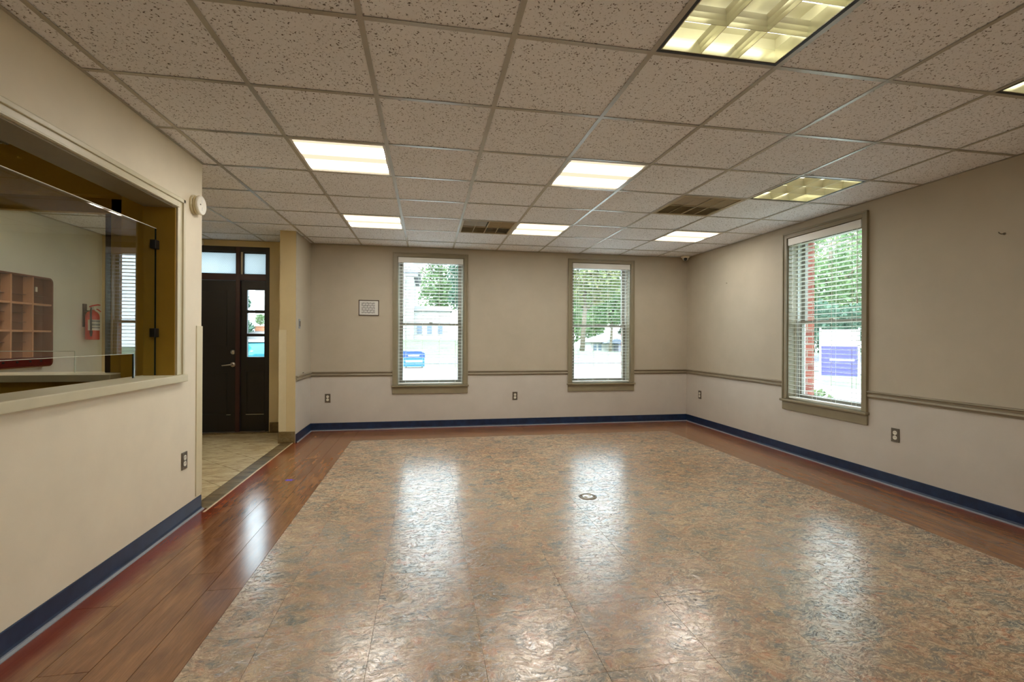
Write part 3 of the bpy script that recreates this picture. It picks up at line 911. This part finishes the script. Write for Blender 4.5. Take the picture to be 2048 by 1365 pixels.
# leaf
leaf = dp('door_leaf', bbox(DX0+.052, -2.439, YD, YD+.045, .018, 1.972, .003), M['door'])
LX0, LX1 = DX0+.052, -2.439
def raised(x0, x1, z0, z1, par):
    bm = B()
    for r_ in ((x0, x0+.02, z0, z1), (x1-.02, x1, z0, z1), (x0+.02, x1-.02, z0, z0+.02), (x0+.02, x1-.02, z1-.02, z1)): box(bm, r_[0], r_[1], YD-.008, YD+.001, r_[2], r_[3])
    bmesh.ops.translate(bm, verts=bm.verts, vec=-dr.location)
    return obj('panel_moulding', bm, M['door'], par)
raised(LX0+.11, LX1-.11, .23, .78, leaf); raised(LX0+.11, LX1-.11, 1.12, 1.84, leaf)
dp('kick_strip', bx(LX0+.1, LX1-.06, YD-.006, YD-.001, .232, .238), M['steel'], leaf)
dp('lever_rose', lathe(B(), [(.03, 0), (.032, .006), (.028, .014), (.012, .018)], 20, 'y', (-2.472, YD-.018, .885)), M['steel'], leaf, True)
dp('lever', tube(B(), [(-2.472, YD-.02, .885), (-2.472, YD-.055, .886), (-2.49, YD-.062, .885), (-2.54, YD-.062, .879), (-2.585, YD-.058, .874)], [.011, .011, .0105, .009, .008], 10), M['steel'], leaf, True)
dp('deadbolt', lathe(B(), [(.012, -.024), (.026, -.018), (.03, -.012), (.03, 0)], 20, 'y', (-2.472, YD, 1.046)), M['steel'], leaf, True)
# sidelight
sl_ = B()
sx0, sx1 = -2.383, -2.08
gx0, gx1 = -2.308, -2.10
box(sl_, sx0, gx0, YD, YD+.045, .018, 1.972); box(sl_, gx1, sx1, YD, YD+.045, .018, 1.972)
box(sl_, gx0, gx1, YD, YD+.045, .018, .983); box(sl_, gx0, gx1, YD, YD+.045, 1.856, 1.972)
box(sl_, gx0, gx1, YD, YD+.045, 1.555, 1.592); box(sl_, gx0, gx1, YD, YD+.045, 1.250, 1.286)
side = dp('sidelight', sl_, M['door'])
for z0, z1 in ((.983, 1.25), (1.286, 1.555), (1.592, 1.856)):
    dp('pane', bx(gx0, gx1, YD+.02, YD+.024, z0, z1), M['glass'], side)
raised(gx0-.02, gx1+.005, .24, .80, side)
dp('kick_strip', bx(gx0-.01, gx1, YD-.006, YD-.001, .232, .238), M['steel'], side)

# ------------------------------------------------------------------ small fittings
def make_outlet():
    root = empty('wall_outlet')                       # local: x along wall, y into the wall, z up
    obj('plate', bbox(-.0355, .0355, -.006, 0, -.058, .058, .003), M['plate'], root)
    for s in (-1, 1):
        bm = B(); pts = []
        for k in range(20):
            a = 2*math.pi*k/20; pts.append((max(-.0165, min(.0165, .0185*math.cos(a))), .0175*math.sin(a) + s*.0205))
        o = obj('receptacle', prism(bm, pts, 'y', -.0085, -.004), M['ivory'], root)
        bm = B(); box(bm, -.0075, -.0050, -.0092, -.008, s*.0205, s*.0205+.008); box(bm, .0050, .0075, -.0092, -.008, s*.0205, s*.0205+.008)
        obj('slots', bm, M['black'], o)
    obj('screw', lathe(B(), [(.003, -.0075), (.003, -.005)], 10, 'y'), M['steel'], root)
    return root
o0 = make_outlet()
OUT = [((XL, 3.499, .408), math.pi/2, 'brown wall outlet under the reception window sill'),
       ((-1.303, YB, .432), 0, 'brown wall outlet below the chair rail near the pier'),
       ((1.233, YB, .42), 0, 'brown wall outlet between the two rear windows'),
       ((XR, 6.245, .437), -math.pi/2, 'brown wall outlet close to the corner under the dome camera'),
       ((XR, 3.343, .438), -math.pi/2, 'brown wall outlet just past the side window apron')]
for k, (p, rz, lb) in enumerate(OUT):
    r = o0 if k == 0 else copy_tree(o0)
    r.location = p; r.rotation_euler = (0, 0, rz); tag(r, lb, 'outlet', 'duplex wall outlets')

# wall switch on the pier side
sw = empty('thermostat_switch', (XP+.004, 6.041, 1.405)); tag(sw, 'narrow grey wall switch on the pier above the chair rail', 'switch')
obj('plate', bbox(0, .006, -.035, .035, -.058, .058, .003), M['base_edge'], sw)
obj('rocker', bbox(.005, .012, -.016, .016, -.033, .033, .003), M['plate'], sw)

# framed floor plan
def mat_plan():
    t = NT('printed_floor_plan'); o = t.objc(); s = t.sep(o)
    br = t.N('ShaderNodeTexBrick'); t.L(t.comb(s[0], s[2], 0), br.inputs['Vector'])
    br.inputs['Scale'].default_value = 1; br.inputs['Brick Width'].default_value = .043; br.inputs['Row Height'].default_value = .031; br.inputs['Mortar Size'].default_value = .0022
    br.inputs['Color1'].default_value = srgb(206, 206, 202); br.inputs['Color2'].default_value = srgb(206, 206, 202); br.inputs['Mortar'].default_value = srgb(96, 96, 94)
    n = t.noise(o, 90, 3); smudge = t.fr(n, .56, .66, 0, .6)
    inb = t.math('MULTIPLY', t.math('LESS_THAN', t.math('ABSOLUTE', t.math('ADD', s[0], .008)), .088), t.math('LESS_THAN', t.math('ABSOLUTE', s[2]), .076))
    c = t.mix(inb, srgb(214, 214, 208), t.mix(smudge, br.outputs['Color'], srgb(104, 104, 102)))
    return t.set(c, .25, 0, .5)
M['plan'] = mat_plan()
fp = empty('framed_floor_plan', (-.78, YB, 1.644)); tag(fp, 'small framed printed floor plan hanging beside the rear window', 'picture')
bm = B()
for a in ((-.132, .132, .095, .105), (-.132, .132, -.105, -.095), (-.132, -.122, -.095, .095), (.122, .132, -.095, .095)): box(bm, a[0], a[1], -.014, 0, a[2], a[3])
obj('frame', bm, plain('dark_bronze_frame', srgb(70, 58, 42), .4), fp)
obj('print', bx(-.122, .122, -.007, -.002, -.095, .095), M['plan'], fp)

# fire alarm strobe on the reception wall
al = empty('round_alarm', (XL, 3.617, 2.158)); tag(al, 'round cream alarm sounder on the reception wall near the ceiling', 'alarm')
obj('base', lathe(B(), [(.068, 0), (.068, .012), (.062, .016)], 32, 'x'), M['guard'], al, True)
obj('body', lathe(B(), [(.058, .012), (.058, .020), (.0625, .022), (.0625, .032), (.058, .034), (.058, .040)], 32, 'x'), M['guard'], al, False)
obj('cap', lathe(B(), [(.067, .038), (.068, .042), (.067, .050), (.062, .054)], 32, 'x'), M['ivory'], al, False)
obj('slot', bbox(.053, .0555, -.004, .004, -.038, -.014, .001, 1), M['white_vinyl'], al)
obj('slot', bbox(.053, .0555, -.004, .004, .014, .04, .001, 1), M['white_vinyl'], al)
obj('test_button', lathe(B(), [(.005, .053), (.005, .057)], 12, 'x', (0, -.028, 0)), M['plate'], al)

# dome camera in the corner
dc = empty('dome_camera', (3.79, 6.47, ZC)); tag(dc, 'small white dome security camera at the ceiling corner', 'camera')
obj('base', lathe(B(), [(.062, 0), (.064, -.014), (.056, -.026), (.044, -.034)], 28, 'z'), M['ivory'], dc, True)
obj('dome', lathe(B(), [(.043, -.03), (.042, -.042), (.036, -.056), (.024, -.067), (.008, -.073)], 24, 'z'), M['white_vinyl'], dc, True)
bm = B(); bmesh.ops.create_uvsphere(bm, u_segments=16, v_segments=10, radius=.026)
bmesh.ops.translate(bm, verts=bm.verts, vec=(-.012, -.022, -.048)); obj('lens', bm, M['black'], dc, True)

# bracket lamp above the entrance
bl = empty('bracket_lamp', (-2.83, YB-.01, 2.44)); tag(bl, 'small white curled bracket fixture above the entrance transom', 'fixture')
obj('ring', tube(B(), [(.0+.022*math.cos(a), -.02, .0+.022*math.sin(a)) for a in [2*math.pi*k/16 for k in range(17)]], .006, 8), M['ivory'], bl, True)
obj('arm', tube(B(), [(.018, -.02, -.016), (0, -.03, -.04), (-.05, -.06, -.085)], .009, 8), M['ivory'], bl, True)
obj('base', bbox(-.02, .02, -.012, .01, -.02, .03, .003), M['ivory'], bl)

# floor outlet cover
fo = empty('floor_outlet', (1.245, 3.532, 0)); tag(fo, 'round bronze outlet cover set in the slate-look floor', 'floor outlet')
obj('rim', lathe(B(), [(.070, .0002), (.070, .002), (.066, .0042), (.058, .0042), (.056, .0015)], 40, 'z'), M['brass'], fo, True)
obj('plate', lathe(B(), [(.054, .001), (.053, .0035), (.040, .004)], 36, 'z'), M['steel'], fo, True)
obj('inner_ring', lathe(B(), [(.047, .0035), (.046, .0055), (.041, .0055), (.040, .0036)], 36, 'z'), M['brass'], fo, True)
for s in (-1, 1):
    obj('screw_cap', lathe(B(), [(.014, .0035), (.013, .0062), (.009, .0066)], 20, 'z', (s*.017, s*.010, 0)), M['ivory'], fo, True)

# tape scrap
pts = [(-.034, .004), (-.018, .010), (-.020, .026), (-.003, .014), (.014, .020), (.020, .006), (.040, .002), (.022, -.008), (.024, -.024), (.004, -.014), (-.016, -.022), (-.014, -.008)]
tag(obj('tape_scrap', prism(B(), [(a*1.2, b*1.3) for a, b in pts], 'z', .0002, .0012), M['tape'], loc=(-1.176, 4.362, 0)), 'torn purple tape scrap stuck on the wood-look floor', 'tape')

# hook and nail in the side wall
hk = empty('wall_hook', (XR, 2.586, 1.977)); tag(hk, 'tiny metal hook screwed high into the side wall', 'hook')
obj('plate', lathe(B(), [(.009, 0), (.008, -.004)], 12, 'x'), M['brass'], hk)
obj('hook', tube(B(), [(-.003, 0, 0), (-.022, .004, -.002), (-.028, .012, .006), (-.024, .018, .014)], .003, 8), M['brass'], hk, True)
tag(obj('wall_nail', tube(B(), [(XR+.004, 5.631, 1.985), (XR-.014, 5.631, 1.988)], .0035, 8), M['brass']), 'single nail in the side wall near the rear corner', 'nail')
tag(obj('rail_nail', tube(B(), [(XP+.002, 6.20, .80), (XP+.02, 6.20, .806)], .004, 8), M['brass']), 'small nail just above the chair rail on the pier', 'nail')

# ------------------------------------------------------------------ things in the foyer seen through the reception glass
cb = empty('pigeonhole_cabinet', (XF, 5.19, .93)); tag(cb, 'brown wooden pigeonhole cabinet with tan shelf edges in the foyer', 'cabinet')
CW, CHH, CD = .5, .91, .10       # half width, height, depth ; local: y along wall, x out
def rrect(w0_, w1_, z0, z1, r, n=6):
    pts = []
    for cx, cz, a0 in ((w1_-r, z1-r, 0), (w0_+r, z1-r, 90), (w0_+r, z0+r, 180), (w1_-r, z0+r, 270)):
        for k in range(n+1):
            a = math.radians(a0 + 90*k/n); pts.append((cx+r*math.cos(a), cz+r*math.sin(a)))
    return pts
obj('back_panel', prism(B(), rrect(-CW, CW, 0, CHH, .05), 'x', .002, .014), M['cab'], cb)
outer = rrect(-CW, CW, 0, CHH, .05); inner = rrect(-CW+.014, CW-.014, .014, CHH-.014, .04)
bm = B(); n = len(outer)
vo0 = [bm.verts.new((.01, p[0], p[1])) for p in outer]; vo1 = [bm.verts.new((CD, p[0], p[1])) for p in outer]
vi0 = [bm.verts.new((.01, p[0], p[1])) for p in inner]; vi1 = [bm.verts.new((CD, p[0], p[1])) for p in inner]
for i in range(n):
    j = (i+1) % n
    bm.faces.new((vo0[i], vo0[j], vo1[j], vo1[i])); bm.faces.new((vi0[j], vi0[i], vi1[i], vi1[j])); bm.faces.new((vo1[i], vo1[j], vi1[j], vi1[i]))
obj('surround', bm, M['cab'], cb)
for yy in (-.25, 0, .25):
    obj('divider', bx(.014, CD-.004, yy-.008, yy+.008, .1, CHH-.014), M['cab_edge'], cb)
for zz in (.36, .63):
    for k in range(4):
        y0 = -CW+.014 if k == 0 else -.5+.25*k+.008; y1 = CW-.014 if k == 3 else -.25+.25*k-.008
        obj('shelf', bx(.014, CD-.006, y0, y1, zz-.009, zz+.009), M['cab_edge'], cb)
for zz in (.25, .45, .54, .72):
    for k in range(4): obj('thin_shelf', bx(.014, .05, -.486+.245*k, -.255+.245*k, zz-.002, zz+.002), M['cab'], cb)
obj('tray', bbox(.01, CD+.006, -CW+.03, CW-.02, .012, .1, .006), M['cab_red'], cb)
for k, yy in enumerate((-.1, .05, .2, .33)):
    obj('knob', lathe(B(), [(.008, CD), (.012, CD+.012), (.006, CD+.02)], 12, 'x', (0, yy, .06)), M['black'], cb)
obj('number_clip', bbox(.03, .04, .36, .385, .76, .81, .003), M['ivory'], cb)

fx = empty('fire_extinguisher', (XF+.085, 6.30, 1.20)); tag(fx, 'red fire extinguisher hanging on the pale foyer wall', 'fire extinguisher')
obj('cylinder', lathe(B(), [(.058, 0), (.066, .006), (.066, .27), (.060, .30), (.044, .325), (.024, .338), (.02, .35)], 28, 'z'), M['red'], fx, True)
bm = B(); seg = 14
for k in range(seg):
    a0 = math.radians(-95 + 150*k/seg); a1 = math.radians(-95 + 150*(k+1)/seg)
    bm.faces.new([bm.verts.new((.0668*math.cos(a), .0668*math.sin(a), z)) for a, z in ((a0, .11), (a1, .11), (a1, .235), (a0, .235))])
lb = obj('label_wrap', bm, M['label'], fx)
bm = B()
for z0, z1 in ((.205, .228), (.165, .19), (.135, .15)):
    for k in range(2, 11):
        a0 = math.radians(-95 + 150*k/seg); a1 = math.radians(-95 + 150*(k+.75)/seg)
        bm.faces.new([bm.verts.new((.0672*math.cos(a), .0672*math.sin(a), z)) for a, z in ((a0, z0), (a1, z0), (a1, z1), (a0, z1))])
obj('print_rows', bm, M['label_dark'], lb)
obj('valve', lathe(B(), [(.018, .345), (.02, .36), (.016, .385), (.01, .39)], 16, 'z'), M['steel'], fx, True)
obj('handle', tube(B(), [(-.01, -.03, .385), (0, .0, .40), (.02, .06, .415), (.024, .085, .412)], .009, 8), M['red'], fx, True)
obj('lever', tube(B(), [(0, 0, .37), (.02, .05, .36), (.03, .09, .335)], .007, 8), M['red'], fx, True)
obj('hose', tube(B(), [(0, -.02, .37), (.02, -.06, .34), (.03, -.075, .26), (.03, -.074, .16), (.03, -.072, .1)], .009, 8), M['black'], fx, True)
obj('nozzle', lathe(B(), [(.008, .04), (.014, .09), (.012, .11)], 12, 'z', (.03, -.072, 0)), M['black'], fx, True)
obj('gauge', lathe(B(), [(.016, .02), (.016, .03)], 16, 'x', (0, 0, .365)), M['ivory'], fx)
bm = B(); box(bm, -.085, -.075, -.03, .03, .15, .42); box(bm, -.08, -.04, -.02, .02, .33, .345)
obj('wall_bracket', bm, M['black'], fx)

# ------------------------------------------------------------------ outdoors
def sm(a, b, t):
    t = max(0, min(1, (t-a)/(b-a))); return t*t*(3-2*t)
def hgt(x, y):
    h = -.3
    h += 1.35*sm(40, 58, y)*(1-sm(8, 20, x))
    h -= 1.85*sm(45, 110, y)*sm(14, 30, x)
    return h
bm = B(); nx, ny = 70, 60
gx_ = [-70 + 200*i/nx for i in range(nx+1)]; gy_ = [-40 + 220*j/ny for j in range(ny+1)]
grid = [[bm.verts.new((x, y, hgt(x, y)-.02)) for y in gy_] for x in gx_]
for i in range(nx):
    for j in range(ny): bm.faces.new((grid[i][j], grid[i+1][j], grid[i+1][j+1], grid[i][j+1]))
struct(obj('ground', bm, M['grass']))
struct(obj('parking_lot', bx(-25, 13.2, YB+WT+.9, 25, -.42, -.28), M['concrete']))
struct(obj('road_front', bx(-70, 120, 28.5, 39.5, -.42, -.27), M['asphalt']))
struct(obj('road_side', bx(19, 29, -40, 28.4, -.42, -.275), M['asphalt']))
struct(obj('walkway', bx(-3.6, -1.9, YB+WT, YB+WT+.9, -.4, -.06), M['concrete']))

def leaf_mesh(name, blobs, n, size, mat, parent, seed):
    rnd = random.Random(seed); verts, faces = [], []
    tot = sum(b[3]*b[4]*b[5] for b in blobs)**1.0
    for b in blobs:
        k = max(20, int(n*b[3]*b[4]*b[5]/tot))
        for _ in range(k):
            while True:
                v = Vector((rnd.uniform(-1, 1), rnd.uniform(-1, 1), rnd.uniform(-1, 1)))
                if .25 < v.length < 1: break
            v = v.normalized()*(v.length**.45)
            p = Vector((b[0]+v.x*b[3], b[1]+v.y*b[4], b[2]+v.z*b[5]))
            nrm = Vector((rnd.gauss(0, 1), rnd.gauss(0, 1), rnd.gauss(0, 1))).normalized()
            t = nrm.orthogonal().normalized(); u = nrm.cross(t)
            s = size*rnd.uniform(.55, 1.25)
            i0 = len(verts)
            for a, c in ((-1, 0), (0, -.55), (1, 0), (0, .55)): verts.append(p + t*a*s + u*c*s)
            faces.append((i0, i0+1, i0+2, i0+3))
    me = bpy.data.meshes.new(name); me.from_pydata([tuple(v) for v in verts], [], faces); me.update()
    me.materials.append(mat); o = bpy.data.objects.new(name, me); link(o, parent); o['kind'] = 'stuff'
    return o
def tree(name, x, y, height, rad, label, mat, n, size, seed, trunk_r=.3, low=.25, group=None):
    rnd = random.Random(seed); z0 = hgt(x, y)-.05
    root = empty(name, (x, y, z0)); tag(root, label, 'tree', group)
    tube_pts = [(0, 0, 0), (rnd.uniform(-.3, .3), rnd.uniform(-.3, .3), height*.35), (rnd.uniform(-.6, .6), rnd.uniform(-.6, .6), height*.75)]
    bm = tube(B(), tube_pts, [trunk_r, trunk_r*.8, trunk_r*.35], 10)
    for k in range(5):
        a = rnd.uniform(0, 6.28); hh = height*rnd.uniform(.3, .55)
        tube(bm, [(0, 0, hh), (math.cos(a)*rad*.35, math.sin(a)*rad*.35, hh+height*.14), (math.cos(a)*rad*.7, math.sin(a)*rad*.7, hh+height*.22)], [trunk_r*.4, trunk_r*.28, trunk_r*.12], 7)
    obj('trunk', bm, M['bark'], root, True)
    blobs = []
    for k in range(11):
        a = rnd.uniform(0, 6.28); rr = rad*rnd.uniform(.1, .75)
        zz = height*(low + (1-low)*rnd.uniform(.15, .85))
        s = rad*rnd.uniform(.38, .62)
        blobs.append((math.cos(a)*rr, math.sin(a)*rr, zz, s, s, s*rnd.uniform(.7, 1.0)))
    leaf_mesh('foliage', blobs, n, size, mat, root, seed+1)
    return root
TG_ = 'trees behind the houses'
tree('broadleaf_tree', 2.0, 84, 19.5, 6.0, 'large green tree rising behind the white house wing', M['leaf'], 5200, .34, 11, .45, .25, TG_)
tree('broadleaf_tree', 5.6, 66, 13.5, 4.0, 'green tree standing at the end of the white house wing', M['leaf_dark'], 4200, .3, 12, .4, .05, TG_)
tree('broadleaf_tree', 38.5, 132, 23, 7.2, 'tall tree behind the low bungalow, farthest from its garage', M['leaf'], 5000, .6, 13, .6, .05, TG_)
tree('broadleaf_tree', 58.5, 132, 22, 7.2, 'tall tree directly behind the bungalow garage', M['leaf_dark'], 5000, .6, 14, .6, .05, TG_)
tree('broadleaf_tree', 20.6, 61, 16, 5.6, 'roadside tree with pale leaves before the bungalow', M['leaf_autumn'], 5200, .32, 15, .35, .34, TG_)
tree('broadleaf_tree', 39.5, 40.5, 15, 6.0, 'tree across the side road straight behind the purple sign', M['leaf'], 5600, .27, 16, .4, .02, TG_)
tree('broadleaf_tree', 57, 58, 21, 7.5, 'farther reddish-tinged tree across the side road behind the purple sign', M['leaf_autumn'], 5600, .27, 17, .4, .02, TG_)
tree('broadleaf_tree', 48, 25, 14, 5.5, 'dark green tree down the side road past the purple sign', M['leaf_dark'], 4600, .27, 18, .4, .02, TG_)
tree('broadleaf_tree', 59, 160, 29, 8.0, 'most distant tall tree on the ridge beyond the bungalow', M['leaf'], 4200, .8, 21, .6, .05, TG_)
tree('broadleaf_tree', 35.5, 88, 15.5, 5.2, 'round-crowned tree on the slope just before the bungalow', M['leaf'], 4600, .4, 22, .3, .36, TG_)
tree('evergreen_tree', -12.6, 34, 8.5, 1.2, 'narrow dark evergreen seen through the entrance sidelight', M['leaf_dark'], 2600, .14, 19, .16, .05)
def shrub(name, x, y, z, r, h, label, mat, n, size, seed, group=None):
    root = empty(name, (x, y, z)); tag(root, label, 'shrub', group)
    bm = B(); rnd = random.Random(seed)
    for k in range(6):
        a = rnd.uniform(0, 6.28); tube(bm, [(0, 0, 0), (math.cos(a)*r*.3, math.sin(a)*r*.3, h*.5), (math.cos(a)*r*.7, math.sin(a)*r*.7, h*.85)], [.012, .009, .004], 5)
    obj('stems', bm, M['bark'], root)
    leaf_mesh('foliage', [(0, 0, h*.55, r, r, h*.45), (r*.3, -r*.2, h*.7, r*.6, r*.6, h*.3), (-r*.3, r*.3, h*.65, r*.6, r*.6, h*.3)], n, size, mat, root, seed)
    return root
shrub('garden_shrub', 5.15, 5.55, -.3, .28, .85, 'yellow-green shrub outside the side window, against the brick reveal', M['leaf_autumn'], 420, .055, 31, 'shrubs under the side window')
shrub('garden_shrub', 5.3, 4.97, -.3, .25, .74, 'low shrub in the middle outside the side window', M['leaf'], 380, .055, 32, 'shrubs under the side window')
shrub('garden_shrub', 5.15, 4.42, -.3, .26, .98, 'long-leaved shrub outside the side window by the nearer casing', M['leaf'], 300, .085, 33, 'shrubs under the side window')
for k, (x, y) in enumerate(((28.6, 31.0), (35.0, 35.3), (32.8, 30.0))):
    shrub('hedge_bush', x, y, -.3, 1.95, 4.6, ['dark hedge bush seen between the brick reveal and the purple sign', 'dark hedge bush directly behind the purple sign', 'dark hedge bush past the purple sign edge, nearer the casing'][k], M['leaf_dark'], 1300, .2, 40+k, 'hedge across the side road')

# white two-storey house with a wing
hs = empty('white_house', (-6, 62, hgt(-6, 62)-.1)); tag(hs, 'tall white house with a shallow gable and a low wing across the road', 'house')
def hp(name, bm, mat, parent=None):
    bmesh.ops.translate(bm, verts=bm.verts, vec=-hs.location); return obj(name, bm, mat, parent or hs)
zb = hgt(-6, 62)-.1
hp('main_wall', bx(-20, -1.7, 60, 72, zb, 9.0), M['white_siding'])
hp('wing_wall', bx(-1.7, 2.9, 61, 70, zb, 4.7), M['white_siding'])
hp('wing_roof', prism(B(), [(60.6, 4.7), (70.4, 4.7), (65.5, 5.6)], 'x', -1.7, 3.2), M['pale_roof'])
hp('main_roof', prism(B(), [(-21, 9.4), (-.9, 9.4), (-11, 12.4)], 'y', 59.4, 72.6), M['white_siding'])
hp('cornice', bx(-20.6, -1.2, 59.5, 72.4, 8.9, 9.4), M['pale_roof'])
for k in range(5):
    xx = -18.6 + 3.9*k
    hp('column', lathe(B(), [(.4, zb), (.4, zb+.3), (.32, zb+.4), (.28, 8.6), (.38, 8.9)], 14, 'z', (xx, 59.2, 0)), M['white_siding'])
for xx in (-16.6, -12.7, -8.8, -4.8):
    for z0 in (2.0, 5.8):
        f = hp('window', bx(xx-.75, xx+.75, 59.95, 60.02, z0, z0+1.9), M['white_siding'])
        hp('pane', bx(xx-.6, xx+.6, 59.9, 59.96, z0+.12, z0+1.78), M['dark_pane'], f)
for xx in (-1.0, .25, 1.6):
    f = hp('window', bx(xx-.4, xx+.4, 60.95, 61.02, 1.7, 3.2), M['white_siding'])
    hp('pane', bx(xx-.3, xx+.3, 60.9, 60.96, 1.8, 3.1), M['dark_pane'], f)

# low bungalow
bg_ = empty('bungalow', (44, 112, hgt(44, 112))); tag(bg_, 'low white bungalow with grey gable roofs far down the slope', 'house')
def bp_(name, bm, mat, parent=None):
    bmesh.ops.translate(bm, verts=bm.verts, vec=-bg_.location); return obj(name, bm, mat, parent or bg_)
z0 = hgt(44, 112)-.1
bp_('main_wall', bx(39.4, 52, 110, 118, z0, .45), M['white_siding'])
bm = B()
hip = [(38.4, 109), (53, 109), (53, 119), (38.4, 119)]
v = [bm.verts.new((x, y, .4)) for x, y in hip]; r1 = bm.verts.new((44.5, 114, 2.75)); r2 = bm.verts.new((47.5, 114, 2.75))
for f in ((v[0], v[1], r2, r1), (v[1], v[2], r2), (v[2], v[3], r1, r2), (v[3], v[0], r1), (v[0], v[3], v[2], v[1])): bm.faces.new(f)
bp_('hip_roof', bm, M['pale_roof'])
bp_('porch_gable', prism(B(), [(41.9, .2), (47.9, .2), (44.9, 1.35)], 'y', 106.8, 110), M['grey_roof'])
bp_('garage', bx(45.3, 48.6, 107, 110, z0-.2, .1), M['garage'])
bp_('garage_roof', prism(B(), [(44.9, .1), (49.2, .1), (49.2, .55), (47, .95)], 'y', 106.6, 110), M['grey_roof'])
for xx in (40.4, 41.7):
    f = bp_('window', bx(xx-.5, xx+.5, 109.94, 110.01, z0+.6, .1), M['white_siding'])
    bp_('pane', bx(xx-.4, xx+.4, 109.9, 109.95, z0+.7, 0), M['dark_pane'], f)

# blue bin
bb = empty('blue_bin', (-.66, 24.2, -.28)); tag(bb, 'blue steel bin with pale panels standing at the parking lot edge', 'bin')
def bn(name, bm, mat): return obj(name, bm, mat, bb)
bn('body', prism(B(), [(-.52, .08), (.52, .08), (.52, .72), (.42, .80), (-.52, .80)], 'y', 0, .7), M['cyan_bin'])
bn('lid', prism(B(), [(-.54, .54), (.54, .54), (.54, .74), (.32, .86), (-.54, .88)], 'y', -.02, .72), M['blue_bin'])
bn('label_panel', bx(-.28, .26, -.03, -.015, .60, .66), M['sign_white'])
bn('label_panel', bx(-.42, .42, -.016, -.002, .30, .40), M['sign_white'])
for xx in (-.4, .4): bn('wheel', lathe(B(), [(.07, -.04), (.08, -.02), (.08, .02), (.07, .04)], 14, 'x', (xx, .35, .08)), M['black'])
# striped delivery of the far kerb: low white picket rail beside the road
# purple and white sale sign
sg = empty('yard_sign', (14.5, 14.5, -.3), -math.pi/4 - .02); tag(sg, 'purple and white sign board on posts across from the side window', 'sign')
obj('purple_panel', bbox(-.53, .53, -.02, .02, .26, 1.32, .006), M['sign_purple'], sg)
obj('white_panel', bbox(-.53, .53, -.02, .02, 1.32, 1.92, .006), M['sign_white'], sg)
obj('white_stripe', bx(-.28, .44, -.024, -.019, .80, .87), M['sign_white'], sg)
for s in (-1, 1): obj('post', bbox(s*.57-.03, s*.57+.03, -.03, .03, 0, 1.98, .004), M['white_siding'], sg)

# parked car outside the entrance
cr = empty('parked_car', (-4.35, 12.6, -.28)); tag(cr, 'teal parked car outside the entrance door', 'car')
body = [(-2.15, .32), (-2.18, .62), (-2.0, .82), (-1.25, .93), (1.55, .98), (2.1, .88), (2.2, .55), (2.12, .30)]
bm = prism(B(), body, 'y', -.86, .86); bmesh.ops.bevel(bm, geom=bm.edges[:], offset=.06, segments=3, affect='EDGES')
obj('body', bm, M['car'], cr, True)
cab = [(-1.15, .92), (-.45, 1.40), (.75, 1.43), (1.5, .96)]
bm = prism(B(), cab, 'y', -.72, .72); bmesh.ops.bevel(bm, geom=bm.edges[:], offset=.05, segments=2, affect='EDGES')
obj('cabin_glass', bm, plain('teal_car_glass', srgb(40, 112, 124), .1), cr, True)
obj('roof', bbox(-.48, .82, -.72, .72, 1.40, 1.455, .02), M['white_siding'], cr)
for xx in (-.98, .15, 1.28):
    pass
for s in (-1, 1):
    bm = tube(B(), [(-1.2, s*.74, .93), (-.46, s*.73, 1.42)], .035, 6); obj('pillar', bm, M['car'], cr)
    obj('pillar', tube(B(), [(.2, s*.74, .95), (.2, s*.735, 1.43)], .03, 6), M['car'], cr)
    obj('pillar', tube(B(), [(1.52, s*.74, .96), (.78, s*.73, 1.43)], .035, 6), M['car'], cr)
    for xx in (-1.35, 1.35):
        wl = obj('wheel', lathe(B(), [(.24, -.11), (.32, -.09), (.32, .09), (.24, .11)], 20, 'y', (xx, s*.80, .32)), M['black'], cr)
        obj('hubcap', lathe(B(), [(.2, -.125), (.21, .125)], 16, 'y', (xx, s*.80, .32)), M['steel'], wl)

# planter on a low wall seen through the sidelight
rwl = tag(obj('garden_wall', bx(-14.5, -9.8, 35.2, 35.6, -.3, 1.66), M['white_siding']), 'low white garden wall seen through the entrance sidelight', 'wall')
pl = empty('planter_box', (-11.45, 35.35, 1.66)); tag(pl, 'terracotta planter box on the white garden wall', 'planter')
bm = B(); prism(bm, [(-.30, 0), (.30, 0), (.36, .32), (-.36, .32)], 'y', -.18, .18); obj('box', bm, M['terracotta'], pl)
obj('rim', bbox(-.40, .40, -.21, .21, .29, .35, .01), M['terracotta'], pl)
shrub('planter_shrub', -11.45, 35.35, 2.03, .36, .80, 'bright green shrub growing in the terracotta planter', M['leaf'], 500, .06, 51)
